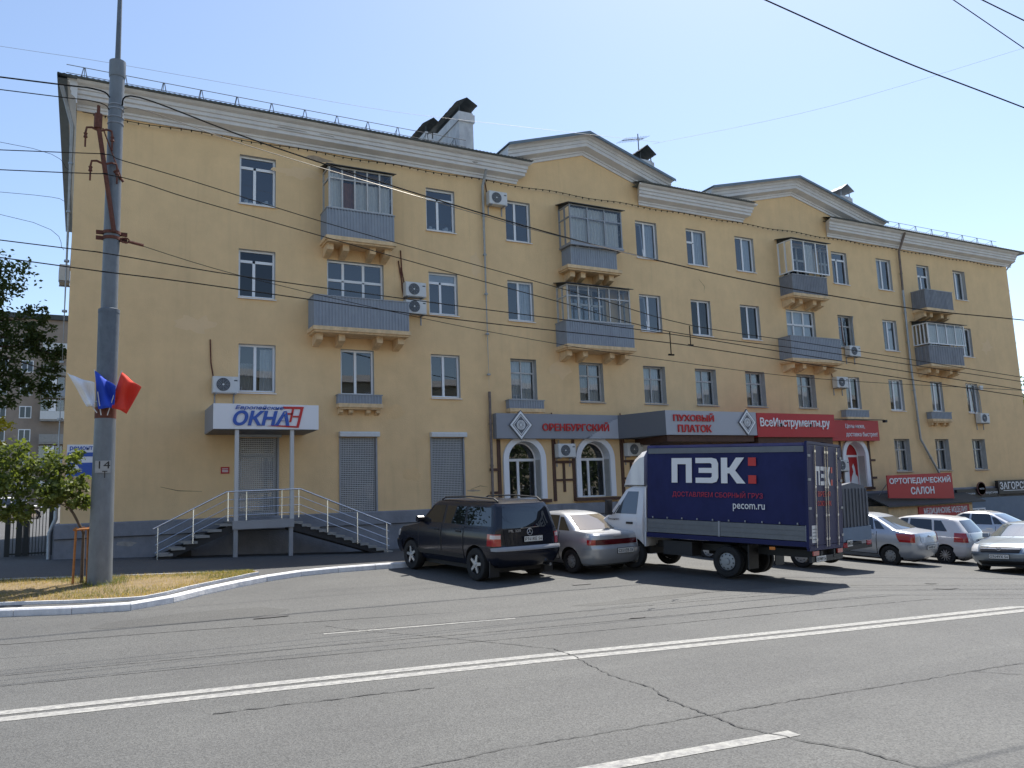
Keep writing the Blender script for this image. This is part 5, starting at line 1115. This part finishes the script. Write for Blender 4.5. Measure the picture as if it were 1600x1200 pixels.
logo(tk, T((-.57, -.034, BZ+1.26)) @ Matrix.Scale(.66, 4, (1, 0, 0)), .40, .004)
text('ВРЕМЯ', .70, .11, T((-.45, -.036, BZ+1.02)), 'letred', tk, ext=.004); text('СОЮЗНИК', .78, .11, T((-.48, -.036, BZ+.82)), 'letred', tk, ext=.004)
# chassis, wheels, rear lamps
q = MB()
for x in (-.36, .36): q.box(x-.04, x+.04, -.05, 5.4, .52, .68)
for y in (.1, 1.1, 2.2, 3.3): q.box(-.35, .35, y, y+.08, .53, .66)
q.box(-.55, .55, 1.81, 1.95, .28, .42); q.lathe([(.14, -.12), (.17, 0), (.14, .12)], 12, 'y', c=(0, 1.88, .35)); q.box(-.85, -.42, 2.75, 3.5, .40, .72); q.box(.42, .85, 2.0, 3.0, .38, .72)
q.box(-.88, .88, -.04, .02, .46, .58); q.build('chassis', 'plasticblack', tk)
add_wheels(tk, .345, .20, 'steel', [(-.78, 1.88, .345), (.78, 1.88, .345), (-.82, 4.35, .345), (.82, 4.35, .345)]); add_wheels(tk, .345, .18, 'steel', [(-.55, 1.88, .345), (.55, 1.88, .345)])
for x in (-.68, .68):
    q = MB(); q.box(x-.24, x+.24, 1.33, 1.35, .22, .75); q.build('mud_flap', 'plasticblack', tk)
    q = MB(); q.box(x-.15, x+.15, -.06, -.035, .60, .69); q.build('tail_light', 'tail', tk)
q = MB(); q.box(-hw-.015, -hw+.01, .72, .84, BZ-.12, BZ-.06); q.build('marker_lamp', 'orange', tk)
plate(tk, 'О374НУ 56', -.42, -.05, .47)
# cab
CAB = Hull([(.36, 5.60, 3.98, .80, .32, .04), (.55, 5.72, 3.98, .92, .36, .04), (.75, 5.74, 3.98, .96, .38, .04), (.95, 5.66, 3.98, .975, .42, .04), (1.08, 5.50, 3.98, .975, .42, .04), (1.20, 5.26, 3.98, .96, .30, .04), (1.28, 5.12, 3.98, .945, .26, .04), (1.88, 4.68, 4.0, .82, .16, .06), (1.97, 4.52, 4.02, .76, .16, .06), (2.03, 4.35, 4.04, .55, .1, .05)], 2.8)
WC = paint('cab_white', (.72, .72, .73), 0, .35)
cb = carve(CAB.mesh().mesh('cab', WC, 40), [(-.82, 4.35+.0, .345), (.82, 4.35, .345)], .42, .2, 'cab', tk, [WC, 'plasticblack'])
CAB.patch('F', [(-.82, 1.29), (.82, 1.29), (.70, 1.87), (-.70, 1.87)], .006, .02, (10, 6)).build('windscreen', 'carclear', tk, smooth=60)
for s_, sd_ in ((-1, 'L'), (1, 'R')):
    d = CAB.patch(sd_, LW(5.0, 4.18, .55, 1.24), .008, .02, (6, 6)).build('door', WC, tk, smooth=50)
    CAB.patch(sd_, LW(4.80, 4.20, 1.30, 1.84, 4.50, 4.20), .006, .02, (5, 5)).build('side_window', 'carclear', d, smooth=60)
    CAB.patch(sd_, [(4.86, 1.28), (4.84, 1.28), (4.70, 1.5), (4.72, 1.5)], .007, .02, (3, 3)).build('quarter_window', 'carglass', d)
    p = CAB.S(sd_, 4.35, 1.08); q = MB(); q.box(*sorted((p.x, p.x+s_*.03)), 4.28, 4.46, 1.06, 1.11); q.build('handle', 'plasticblack', d)
    q = MB(); q.box(*sorted((s_*1.0, s_*1.2)), 4.86, 4.94, 1.26, 1.62); mo = q.build('mirror', 'plasticblack', tk); q = MB(); q.tube([(s_*.93, 4.9, 1.3), (s_*1.08, 4.9, 1.35)], .02, 5); q.build('mirror_arm', 'plasticblack', mo)
text('бизнес', .34, .055, Matrix(((0, 1, 0, -.992), (-1, 0, 0, 5.0), (0, 0, 1, 1.14), (0, 0, 0, 1))), 'plasticblack', tk, name='cab_badge', ext=.004)
CAB.patch('U', [(-1.04, .40), (1.04, .40), (1.04, .66), (-1.04, .66)], .03, .04, (14, 4)).build('front_bumper', 'plasticblack', tk, smooth=50); CAB.patch('U', [(.45, .82), (.98, .82), (.98, .98), (.5, .98)], .012, .03).build('headlight', 'head', tk); CAB.patch('U', [(5.55, .82), (5.02, .82), (5.02, .98), (5.5, .98)], .012, .03).build('headlight', 'head', tk)
q = MB(); q.rings([[(x*sx_, y, z) for x, z in ((-.80, zz[0]), (.80, zz[0]), (.80, zz[1]-.15), (.66, zz[1]), (-.66, zz[1]), (-.80, zz[1]-.15))] for y, sx_, zz in ((4.75, .80, (1.98, 2.10)), (4.62, .92, (2.0, 2.32)), (4.42, 1.0, (2.0, 2.62)), (4.2, 1.02, (2.0, 2.80)), (4.06, 1.02, (2.0, 2.84)))]); q.build('roof_fairing', WC, tk, smooth=40)
q = MB(); q.box(-hw+.02, -hw+.16, 3.94, 3.98, BZ-.25, BZ+1.15); q.box(-.93, .93, 3.93, 3.97, .6, 1.95); q.build('cab_rear_panel', WC, tk)
# --- grey tarpaulin truck half hidden behind
t2 = thing('tarpaulin_truck', (18.3, 15.26, zg(18.0, 16.3)), R(15), 'small truck with a grey ribbed tarpaulin tilt and blue tailboard behind the blue lorry', 'truck')
t2.rotation_euler = (R(2), 0, R(15)); hw2 = .93; GT = mat('grey_tarpaulin', (.13, .14, .16), .75, var=.15, vscale=2.5, bump=.6, bscale=5)
q = MB(); n = 40
rr = []
for i in range(n+1):
    y = 3.1*i/n; wv = .02*math.cos(i*2*math.pi/10)
    rr.append([(-hw2-wv, y, 1.05), (-hw2-wv, y, 1.9), (-.75, y, 2.15+wv), (0, y, 2.24+wv), (.75, y, 2.15+wv), (hw2+wv, y, 1.9), (hw2+wv, y, 1.05)])
q.rings(rr); q.build('tilt_cover', GT, t2, smooth=50)
q = MB()
for k in range(9): x = -.8+k*.2; q.box(x-.02, x+.02, -.03, -.005, 1.05, 2.1)
q.build('tilt_folds', GT, t2)
BL2 = mat('tailboard_blue', (.13, .19, .28), .6, var=.1)
q = MB(); q.box(-hw2, hw2, -.05, .0, .72, 1.08); q.build('tailboard', BL2, t2)
for sx in (-1, 1): q = MB(); q.box(*sorted((sx*hw2, sx*(hw2+.03))), 0, 3.1, .72, 1.08); q.build('side_board', BL2, t2)
q = MB(); q.box(-.4, .4, .0, 4.6, .5, .68); q.box(-.9, .9, -.06, 0, .50, .62); q.box(-.55, .55, 1.0, 1.14, .25, .4); q.build('chassis', 'plasticblack', t2)
add_wheels(t2, .33, .2, 'cover', [(-.78, 1.1, .33), (.78, 1.1, .33), (-.80, 4.0, .33), (.80, 4.0, .33)])
CAB2 = Hull([(k[0], k[1]-.35, k[2]-.75, *k[3:]) for k in CAB.k]); CAB2.k = [(k[0]*.98, k[1], k[2], k[3], k[4], k[5]) for k in CAB2.k]
CAB2.mesh().build('cab', LGR, t2, smooth=40)
for x in (-.7, .7): q = MB(); q.box(x-.13, x+.13, -.075, -.05, .58, .70); q.build('tail_light', 'tail', t2)
plate(t2, 'Н090ТВ 56', -.45, -.065, .60, .30, .16)
# ================================================================== POLE, FLAGS, WIRES
PX, PY = .39, 19.79; PZ = zg(PX, PY)+KH-.05
pol = thing('street_pole', (PX, PY, PZ), label='tall tapered grey trolleybus pole with a rusty brace, marked 14 Т', cat='pole')
def pl_(prof, nm, mt, par=pol): q = MB(); q.lathe([(r, z-PZ) for r, z in prof], 24); return q.build(nm, mt, par, smooth=40)
pl_([(.245, PZ-.1), (.212, 4.05)], 'shaft', 'polep'); pl_([(.215, 4.05), (.215, 4.30)], 'clamp_band', 'rust'); pl_([(.206, 4.30), (.217, 6.42), (.222, 6.42), (.222, 6.5), (.18, 6.52)], 'sleeve', 'poled'); pl_([(.172, 6.5), (.158, 12.2)], 'upper_shaft', 'polep'); pl_([(.170, 12.05), (.178, 12.1), (.178, 12.45), (.07, 12.5)], 'collar', 'polep'); pl_([(.062, 12.5), (.03, 16.5)], 'mast_tip', 'poled')
for z in (8.15, 8.28): pl_([(.19, z-.035), (.19, z+.035)], 'clamp_band', 'rust')
q = MB()
for z in (8.15, 8.28):
    for s_ in (-1, 1): q.box(s_*.25-.07, s_*.25+.07, -.03, .03, z-PZ-.04, z-PZ+.04)
q.build('clamp_bolts', 'rust', pol)
for z in (4.42, 11.25, 11.35, 11.05, 10.9): pl_([(.175 if z > 6 else .22, z-.012), (.175 if z > 6 else .22, z+.012)], 'wire_band', 'steel')
q = MB(); bt = Vector((-.36, -.25, 10.75-PZ)); bb = Vector((.04, -.22, 8.25-PZ)); q.tube([bt, bb], .055, 6); q.tube([bt-Vector((0, 0, .12)), bt+Vector((0, 0, .22))], .085, 8); q.tube([bt+Vector((0, 0, .2)), bt+Vector((0, 0, .42))], .04, 6)
br = q.build('brace', 'rust', pol)
for zc in (-.18, -.95):
    c = bt+(bb-bt)*(-zc/2.5); q = MB()
    for s_ in (-1, 1):
        q.tube([c, c+Vector((s_*.15, 0, .06)), c+Vector((s_*.25, 0, .04)), c+Vector((s_*.27, 0, -.08))], .025, 6); q.tube([c+Vector((s_*.27, 0, -.08)), c+Vector((s_*.27, 0, -.42))], .022, 6)
        q.lathe([(.045, -.2), (.03, -.14), (.045, -.1)], 8, 'z', c=(c.x+s_*.27, c.y, c.z))
    q.build('wire_hanger', 'rust', br)
q = MB(); q.tube([Vector((.0, -.2, 9.7-PZ)), Vector((.2, -.1, 9.5-PZ))], .03, 6); q.tube([bt+Vector((.1, 0, -.1)), Vector((.15, -.2, 9.55-PZ))], .015, 5); q.build('stay', 'rust', br)
text('14', .22, .16, T((-.10, -.237, 2.95-PZ)), 'black', pol, name='pole_number', ext=.004, bold=.0); text('Т', .10, .15, T((-.03, -.237, 2.75-PZ)), 'black', pol, name='pole_number', ext=.004)
q = MB(); q.box(-.17, .13, -.2335, -.229, 2.86-PZ, 3.12-PZ); q.build('number_patch', 'pipe', pol)
q = MB(); q.lathe([(.36, -.12), (.33, .04), (.25, .08)], 14); q.build('base_collar', 'concrete', pol, smooth=40)
def flag(c, mt, lab, stick):
    q = MB(); n, m_ = 12, 10; vs = []
    for j in range(m_+1):
        for i in range(n+1):
            f, g = i/n, j/m_
            x = (c[0][0]*(1-f)+c[1][0]*f)*(1-g)+(c[3][0]*(1-f)+c[2][0]*f)*g; z = (c[0][1]*(1-f)+c[1][1]*f)*(1-g)+(c[3][1]*(1-f)+c[2][1]*f)*g
            y = PY-.32+.075*math.sin(f*8+g*3.5)*(.4+f)+.045*math.sin(g*7-f*3); vs.append((x-PX, y-PY, z-4.15))
    q._add(vs, [(j*(n+1)+i, j*(n+1)+i+1, (j+1)*(n+1)+i+1, (j+1)*(n+1)+i) for j in range(m_) for i in range(n)])
    t = thing('flag', (PX, PY, 4.15), label=lab, cat='flag', group='flags on the grey pole'); fo = q.build('cloth', mt, t, smooth=80, fix=False)
    sm = fo.modifiers.new('thick', 'SOLIDIFY'); sm.thickness = .006
    q = MB(); q.tube([(stick[0]-PX, -.26, stick[1]-4.15), (stick[2]-PX, -.30, stick[3]-4.15)], .012, 6); q.build('flag_stick', 'acwhite', t)
flag([(.02, 4.28), (.17, 4.27), (.15, 4.78), (-.36, 4.97)], 'fw', 'white flag fanned out to the left of the pole', (.22, 4.15, -.37, 4.99))
flag([(.24, 4.23), (.55, 4.26), (.56, 4.72), (.145, 5.07)], 'fb', 'blue flag hanging in front of the pole', (.30, 4.1, .14, 5.09))
flag([(.465, 4.28), (.80, 4.14), (1.07, 4.71), (.67, 5.06)], 'fr', 'red flag fanned out to the right of the pole', (.42, 4.1, .68, 5.09))
def wire(name, pts, r, lab, mt='wire', cat='wire'):
    P = [Vector(p) for p in pts]; out = []
    for i in range(len(P)-1):
        p0, p1, p2, p3 = P[max(0, i-1)], P[i], P[i+1], P[min(len(P)-1, i+2)]
        for k in range(6):
            t = k/6; out.append(.5*((2*p1)+(p2-p0)*t+(2*p0-5*p1+4*p2-p3)*t*t+(3*p1-p0-3*p2+p3)*t*t*t))
    out.append(P[-1]); q = MB(); q.tube(out, r*.82, 5); o = q.build(name, mt, smooth=60, fix=False); return tag(o, lab, cat, 'overhead wires along the street')
def ext_(pts, l, r):
    a, b_ = Vector(pts[0]), Vector(pts[1]); c, d = Vector(pts[-2]), Vector(pts[-1]); return ([tuple(a-(b_-a).normalized()*l)] if l else [])+list(pts)+([tuple(d+(d-c).normalized()*r)] if r else [])
wire('overhead_cable', ext_([(-1.91, 19.77, 11.55), (-.10, 19.51, 11.54), (.25, 19.6, 11.45)], 12, 0), .022, 'thick black cable arriving from the left at the top of the pole')
wire('overhead_cable', ext_([(-1.90, 19.77, 11.26), (-.09, 19.51, 11.24), (.25, 19.6, 11.15)], 12, 0), .014, 'thinner cable just under the thick one at the pole top, from the left')
wire('overhead_cable', ext_([(.5, 19.6, 11.3), (.86, 19.38, 11.47), (3.35, 19.03, 10.74), (6.78, 18.55, 9.90), (10.63, 18.01, 9.08), (13.97, 17.54, 8.51), (17.75, 17.02, 8.01), (23.18, 16.26, 7.53), (28.01, 15.58, 7.35)], 0, 14), .022, 'thick sagging cable from the pole top down across the whole facade to the right')
wire('overhead_cable', [(.5, 19.6, 11.0), (.82, 19.38, 11.19), (3.14, 19.06, 10.60), (6.78, 18.55, 9.82), (8.98, 18.24, 9.36), (10.63, 18.01, 9.045), (13.97, 17.5, 8.48)], .012, 'thin companion cable joining the thick sagging cable in mid facade', 'cablel')
wire('trolley_wire', ext_([(-1.50, 16.21, 8.45), (.11, 15.98, 8.56), (.43, 15.94, 8.48), (1.65, 15.77, 8.20), (4.01, 15.44, 7.61), (6.62, 15.07, 7.04), (9.72, 14.64, 6.39), (12.31, 14.28, 5.82), (15.94, 13.77, 5.46), (22.70, 12.82, 4.76)], 14, 6), .011, 'upper of the two steep wires leaving the rusty brace towards the right')
wire('trolley_wire', ext_([(-1.39, 15.20, 7.70), (.22, 14.97, 7.78), (1.55, 14.78, 7.47), (3.76, 14.47, 6.97), (6.19, 14.13, 6.43), (8.42, 13.82, 5.96), (11.04, 13.45, 5.41), (14.93, 12.91, 5.09), (21.27, 12.02, 4.47)], 14, 6), .011, 'lower of the two steep wires leaving the rusty brace towards the right')
wire('trolley_wire', ext_([(-1.34, 15.19, 6.49), (.16, 14.98, 6.38), (2.37, 14.67, 6.11), (6.18, 14.14, 5.77), (10.94, 13.47, 5.37), (14.91, 12.91, 4.94)], 14, 12), .012, 'upper of the two long contact wires crossing the third-floor windows')
wire('trolley_wire', ext_([(-1.24, 14.17, 5.91), (.16, 13.98, 5.78), (1.47, 13.79, 5.67), (5.25, 13.26, 5.30), (7.81, 12.91, 5.11), (10.28, 12.56, 4.95), (12.83, 12.20, 4.68)], 14, 14), .012, 'lower of the two long contact wires crossing the third-floor windows')
wire('guy_wire', ext_([(.60, 19.7, 8.14), (3.14, 19.56, 7.51), (7.55, 18.94, 6.65), (11.23, 18.43, 6.10), (14.53, 17.97, 5.73), (19.81, 17.23, 5.28), (28.30, 16.04, 5.02)], 0, 10), .010, 'guy wire with a ring insulator from the rusty clamp on the pole')
q = MB(); q.tube([(.66+.09*math.cos(t), 19.7, 8.12+.06*math.sin(t)) for t in lin(0, 6.283, 14)], .018, 5, cap=False); q.tube([(.75, 19.7, 8.1), (1.05, 19.68, 8.04)], .035, 6); tag(q.build('insulator', 'rust'), 'rusty ring insulator where the guy wire meets the pole clamp', 'insulator')
for (x, y, za, zb, lb) in ((12.31, 14.28, 5.80, 5.36, 'dark hanger linking the wires left of mid facade'), (11.04, 13.45, 5.40, 4.92, 'dark hanger linking the lower wires, nearer the glazed balconies')):
    q = MB(); q.tube([(x, y, za), (x, y, zb)], .012, 5); q.box(x-.07, x+.07, y-.02, y+.02, zb-.03, zb); tag(q.build('wire_hanger', 'wire'), lb, 'hanger')
wire('overhead_cable', ext_([(7.61, 6.93, 8.25), (9.71, 6.64, 7.78), (12.05, 6.31, 7.38)], 6, 8), .012, 'bold dark wire crossing the sky at the top right')
wire('overhead_cable', ext_([(10.92, 6.47, 8.88), (12.22, 6.29, 8.35)], 3, 5), .009, 'short dark wire near the top right corner of the sky')
wire('overhead_cable', ext_([(10.05, 5.59, 8.11), (10.76, 5.49, 7.95)], 3, 5), .010, 'dark wire in the very top right corner')
wire('overhead_cable', ext_([(-2.39, 24.33, 14.65), (.17, 23.98, 14.60), (4.18, 23.42, 14.41), (7.98, 22.88, 14.24), (11.34, 22.41, 14.26), (17.75, 21.52, 14.38)], 8, 0), .006, 'hair-thin wire passing above the left roof edge', 'steel'); wire('overhead_cable', [(17.49, 21.55, 14.28), (25.59, 20.42, 16.86), (36.65, 18.87, 21.16)], .006, 'hair-thin wire rising through the sky to the upper right', 'steel')
for pts, lb in (([(-12, 25.7, 10.6), (-2.17, 24.30, 9.91), (-.73, 26.6, 9.79)], 'lowest thin wire reaching the left corner of the building'), ([(-12, 25.7, 10.4), (-2.20, 24.31, 10.53), (-.75, 26.6, 11.3)], 'slack thin wire looping up to the left corner'), ([(-12, 25.7, 12.1), (-2.27, 24.32, 11.92), (-.7, 26.6, 12.3)], 'upper thin wire reaching the left corner of the building')): wire('overhead_cable', pts, .008, lb)
# ================================================================== TREES, FENCE, FAR HOUSES
def tree(name, loc, label, trunk, blobs, n, leaf, mt, cat='tree', group=None, limbs=True):
    """trunk: list of ((x,y,z), r); blobs: (centre, radius) clumps that hold the leaves"""
    t = thing(name, loc, label=label, cat=cat, group=group); q = MB(); q.tube([p for p, r in trunk], [r for p, r in trunk], 8)
    top = Vector(trunk[-1][0]); mid = Vector(trunk[len(trunk)//2][0])
    if limbs:
        for c, r in blobs:
            c = Vector(c); s_ = mid.lerp(top, random.random()); m1 = s_.lerp(c, .5)+Vector((random.uniform(-.2, .2), random.uniform(-.2, .2), random.uniform(.0, .3)))*r
            r0_ = trunk[-1][1]*.6; q.tube([s_, m1, c], [r0_, r0_*.6, r0_*.2], 5)
            for k in range(3): d = Vector((random.gauss(0, 1), random.gauss(0, 1), random.gauss(0, 1))).normalized(); q.tube([c.lerp(m1, .3), c+d*r*.8], [r0_*.25, r0_*.08], 4)
    q.build('trunk', 'bark', t, smooth=50)
    vs, fs = [], []
    tot = sum(r**2 for c, r in blobs)
    for c, r in blobs:
        k = int(n*r*r/tot); sub = [(Vector(c)+Vector((random.gauss(0, 1), random.gauss(0, 1), random.gauss(0, .8))).normalized()*r*random.uniform(.35, 1), r*random.uniform(.18, .36)) for _ in range(max(4, k//26))]
        for i in range(k):
            sc_, sr = random.choice(sub); p = sc_+Vector((random.gauss(0, .55), random.gauss(0, .55), random.gauss(0, .45)))*sr
            a = Vector((random.gauss(0, 1), random.gauss(0, 1), random.gauss(-.3, .7))).normalized(); b_ = a.cross(Vector((random.gauss(0, 1), random.gauss(0, 1), random.gauss(0, 1)))).normalized()
            L_ = leaf*random.uniform(.6, 1.25); w_ = L_*.27; o = len(vs)
            vs += [p, p+a*L_*.5+b_*w_, p+a*L_, p+a*L_*.5-b_*w_]; fs.append((o, o+1, o+2, o+3))
    me = bpy.data.meshes.new('crown'); me.from_pydata([tuple(v) for v in vs], [], fs); me.materials.append(M[mt]); me.update(); link('crown', me, t); return t
sx_, sy_ = .05, 20.05; sz_ = zg(sx_, sy_)+KH
tree('sapling', (sx_, sy_, sz_), 'leaning leafy sapling held by brown stakes beside the grey pole', [((0, 0, 0), .035), ((0, .02, 1.1), .03), ((-.2, .02, 1.5), .026), ((-.45, 0, 1.9), .02), ((-.75, 0, 2.3), .015)],
     [((-.35, -.1, 1.95), .42), ((-.9, 0, 2.0), .48), ((-1.35, .1, 2.2), .5), ((-.75, .1, 2.55), .42), ((-1.4, -.1, 2.75), .42), ((-1.75, 0, 1.75), .42), ((-.05, .05, 1.75), .26), ((-1.2, 0, 1.55), .3), ((-1.9, 0, 2.5), .5), ((-.15, .1, 2.25), .24), ((-.25, .1, 2.6), .3), ((-.6, 0, 2.0), .4)], 5200, .12, 'leafs')
sk = thing('tree_stakes', (sx_, sy_, sz_), label='orange brown wooden stakes bracing the sapling', cat='stakes')
for (x, y) in ((-.17, -.1), (.10, -.12), (.0, .18)):
    q = MB(); q.tube([(x, y, -.05), (x*.85, y*.85, 1.22)], .028, 6); q.build('stake', 'stake', sk)
for a, c in (((-.20, -.12), (.16, -.14)), ((.12, -.14), (.0, .2)), ((-.18, -.12), (.02, .2))):
    q = MB(); q.tube([(a[0], a[1], 1.17), (c[0], c[1], 1.18)], .026, 4); q.build('crosspiece', 'stake', sk)
tree('acacia_tree', (-4.6, 33, zg(-4.6, 33)), 'tall dark leafy tree at the left edge beside the building corner', [((0, 0, 0), .24), ((.1, 0, 3), .2), ((.3, 0, 6), .15), ((.8, 0, 8.5), .09)],
     [((1.6, 0, 9.6), 1.1), ((1.0, .2, 8.2), 1.2), ((2.3, .2, 7.6), .9), ((3.1, 0, 7.3), .65), ((.9, 0, 6.6), 1.2), ((2.0, .1, 6.5), .8), ((3.4, .2, 6.4), .55), ((2.7, 0, 5.9), .55), ((.6, 0, 10.6), 1.0), ((-.3, 0, 8), 1.5), ((.6, 0, 5.2), .9), ((-1, 0, 6), 1.6), ((-.6, 0, 10), 1.4), ((3.6, .3, 7.0), .5), ((3.5, .4, 5.6), .5), ((2.9, .2, 8.3), .6), ((1.8, 0, 5.4), .7)], 19000, .17, 'leafd')
tree('yellow_bush', (-3.2, 29.5, zg(-3.2, 29.5)), 'yellow green shrub at the left edge under the dark tree', [((0, 0, 0), .05), ((.1, 0, 1.2), .04), ((.3, 0, 2.6), .02)], [((.6, 0, 3.4), .5), ((.3, 0, 2.9), .5), ((.9, 0, 4.0), .45), ((0, 0, 3.8), .6)], 900, .14, 'leafy', 'shrub')
tree('street_tree', (56, 33, -.5), 'green tree at the right edge beyond the end of the yellow building', [((0, 0, 0), .2), ((.2, 0, 4), .15), ((0, 0, 7), .08)], [((-.5, 0, 6.5), 1.8), ((.6, 0, 8.2), 1.6), ((0, 0, 5), 1.6), ((1.5, 0, 6.5), 1.7), ((-.8, 0, 9.3), 1.0)], 3500, .28, 'leafs')
# iron fence and gate beside the building
fz = zg(-1.4, 30); fe = thing('iron_fence', (-1.4, 30, fz), label='dark iron bar gate and posts left of the building corner', cat='fence')
for x in (-.62, -.30, -.12, .58):
    q = MB(); q.box(x-.07, x+.07, -.07, .07, 0, 1.75); q.build('post', 'fence', fe)
for z in (.18, 1.58):
    q = MB(); q.box(-.60, .62, -.02, .02, z, z+.05); q.build('rail', 'fence', fe)
for k in range(14):
    x = -.56+k*.088; q = MB(); q.tube([(x, 0, .12), (x, 0, 1.66)], .012, 5); q.build('bar', 'fence', fe)
q = MB(); q.box(-2.8, -.5, 29.3, 29.45, fz-.1, fz+.12); tag(q.build('low_kerb', 'concrete'), kind='structure')
# brick block far behind, left
M['brick'] = mat('far_brick', (.31, .25, .20), .9, var=.1, vscale=.8, bump=.2, bscale=6, dirt=.12, dscale=.3)
fb_ = thing('brick_apartment_block', (-8, 110, 1.5), label='distant pinkish brick block with rows of white windows behind the left tree', cat='building')
q = MB(); q.box(-14, 6.8, 0, 12, 0, 24.0); q.build('wall', 'brick', fb_); q = MB(); q.box(-14.3, 7.1, -.4, 12.3, 24.0, 24.6); q.build('roof', 'darkroof', fb_)
wm = MB(); wm.box(-.62, .62, -.06, .04, -.72, .72); wme = wm.mesh('window', 'pvc'); pm = MB()
for s_ in (-1, 1): pm.quad((s_*.29-.24, -.07, -.62), (s_*.29+.24, -.07, -.62), (s_*.29+.24, -.07, .62), (s_*.29-.24, -.07, .62))
pme = pm.mesh('pane', 'glassd', fix=False)
for fl in range(8):
    for x in (-12, -9.2, -6.3, -3.5, -.8, 1.75):
        o = link('window', wme, fb_); o.location = (x, 0, 1.9+fl*2.72); link('pane', pme, o)
    q = MB(); q.box(3.3, 6.6, -1.2, 0, .8+fl*2.72, 1.0+fl*2.72); bo = q.build('balcony', 'concrete', fb_); q = MB(); q.box(3.3, 6.6, -1.25, -1.15, 1.0+fl*2.72, 1.95+fl*2.72); q.build('balcony_front', ('acwhite', 'concrete', 'siding')[(fl*2+1) % 3], bo)
    if fl in (2, 4, 5):
        for k in range(4): q = MB(); q.box(3.32+k*.82, 4.06+k*.82, -1.2, -1.14, 1.97+fl*2.72, 3.3+fl*2.72); q.build('balcony_pane', 'pvc' if k % 2 else 'glassb', bo)
rb = thing('far_house', (78, 62, -.6), label='pale house glimpsed at the right edge behind the green tree', cat='building'); q = MB(); q.box(-4, 8, 0, 10, 0, 13.5); q.build('wall', 'offwhite', rb); q = MB(); q.box(-4.4, 8.4, -.4, 10.4, 13.5, 14.1); q.build('roof', 'darkroof', rb)
for fl in range(4):
    for x in (-2.6, .2, 3): o = link('window', wme, rb); o.location = (x, 0, 2+fl*3.1); link('pane', pme, o)
# ================================================================== ACROSS THE STREET (mirrored in the window panes)
ob_ = thing('opposite_building', (40, -19, 0), label='cream four-storey building across the street, mirrored in the window panes', cat='building')
CRM = mat('cream_plaster', (.60, .52, .38), .9, var=.06, vscale=1.2)
q = MB(); q.box(-75, 75, -12, 0, -.2, 13.4); q.build('wall', CRM, ob_); q = MB(); q.box(-75.5, 75.5, -12.5, .5, 13.4, 14.0); q.build('cornice', 'offwhite', ob_)
for fl in range(4):
    for k in range(46):
        o = link('window', wme, ob_); o.location = (-67.5+k*3, .06, 2.4+fl*3.1); o.rotation_euler = (0, 0, math.pi); link('pane', pme, o)
for i, (x, y) in enumerate(((20, -9.5), (27, -10), (34, -9.5), (41, -10), (48, -9.5), (56, -10))):
    h = random.uniform(-.5, .5)
    tree('roadside_tree', (x, y, 0), ('bushy roadside tree across the street behind the viewer, %s' % ('first from the left', 'second from the left', 'third from the left', 'fourth from the left', 'fifth from the left', 'sixth from the left')[i]), [((0, 0, 0), .2), ((.1, 0, 2.5), .16), ((0, 0, 5), .09)], [((0, 0, 5.5+h), 1.9), ((1.8, .3, 4.4), 1.6), ((-1.8, 0, 4.6), 1.7), ((.2, -.2, 7), 1.2), ((0, .6, 3.6), 1.6), ((2.4, 0, 3), 1.2), ((-2.3, 0, 3), 1.2)], 2600, .38, 'leafd', group='roadside trees across the street')
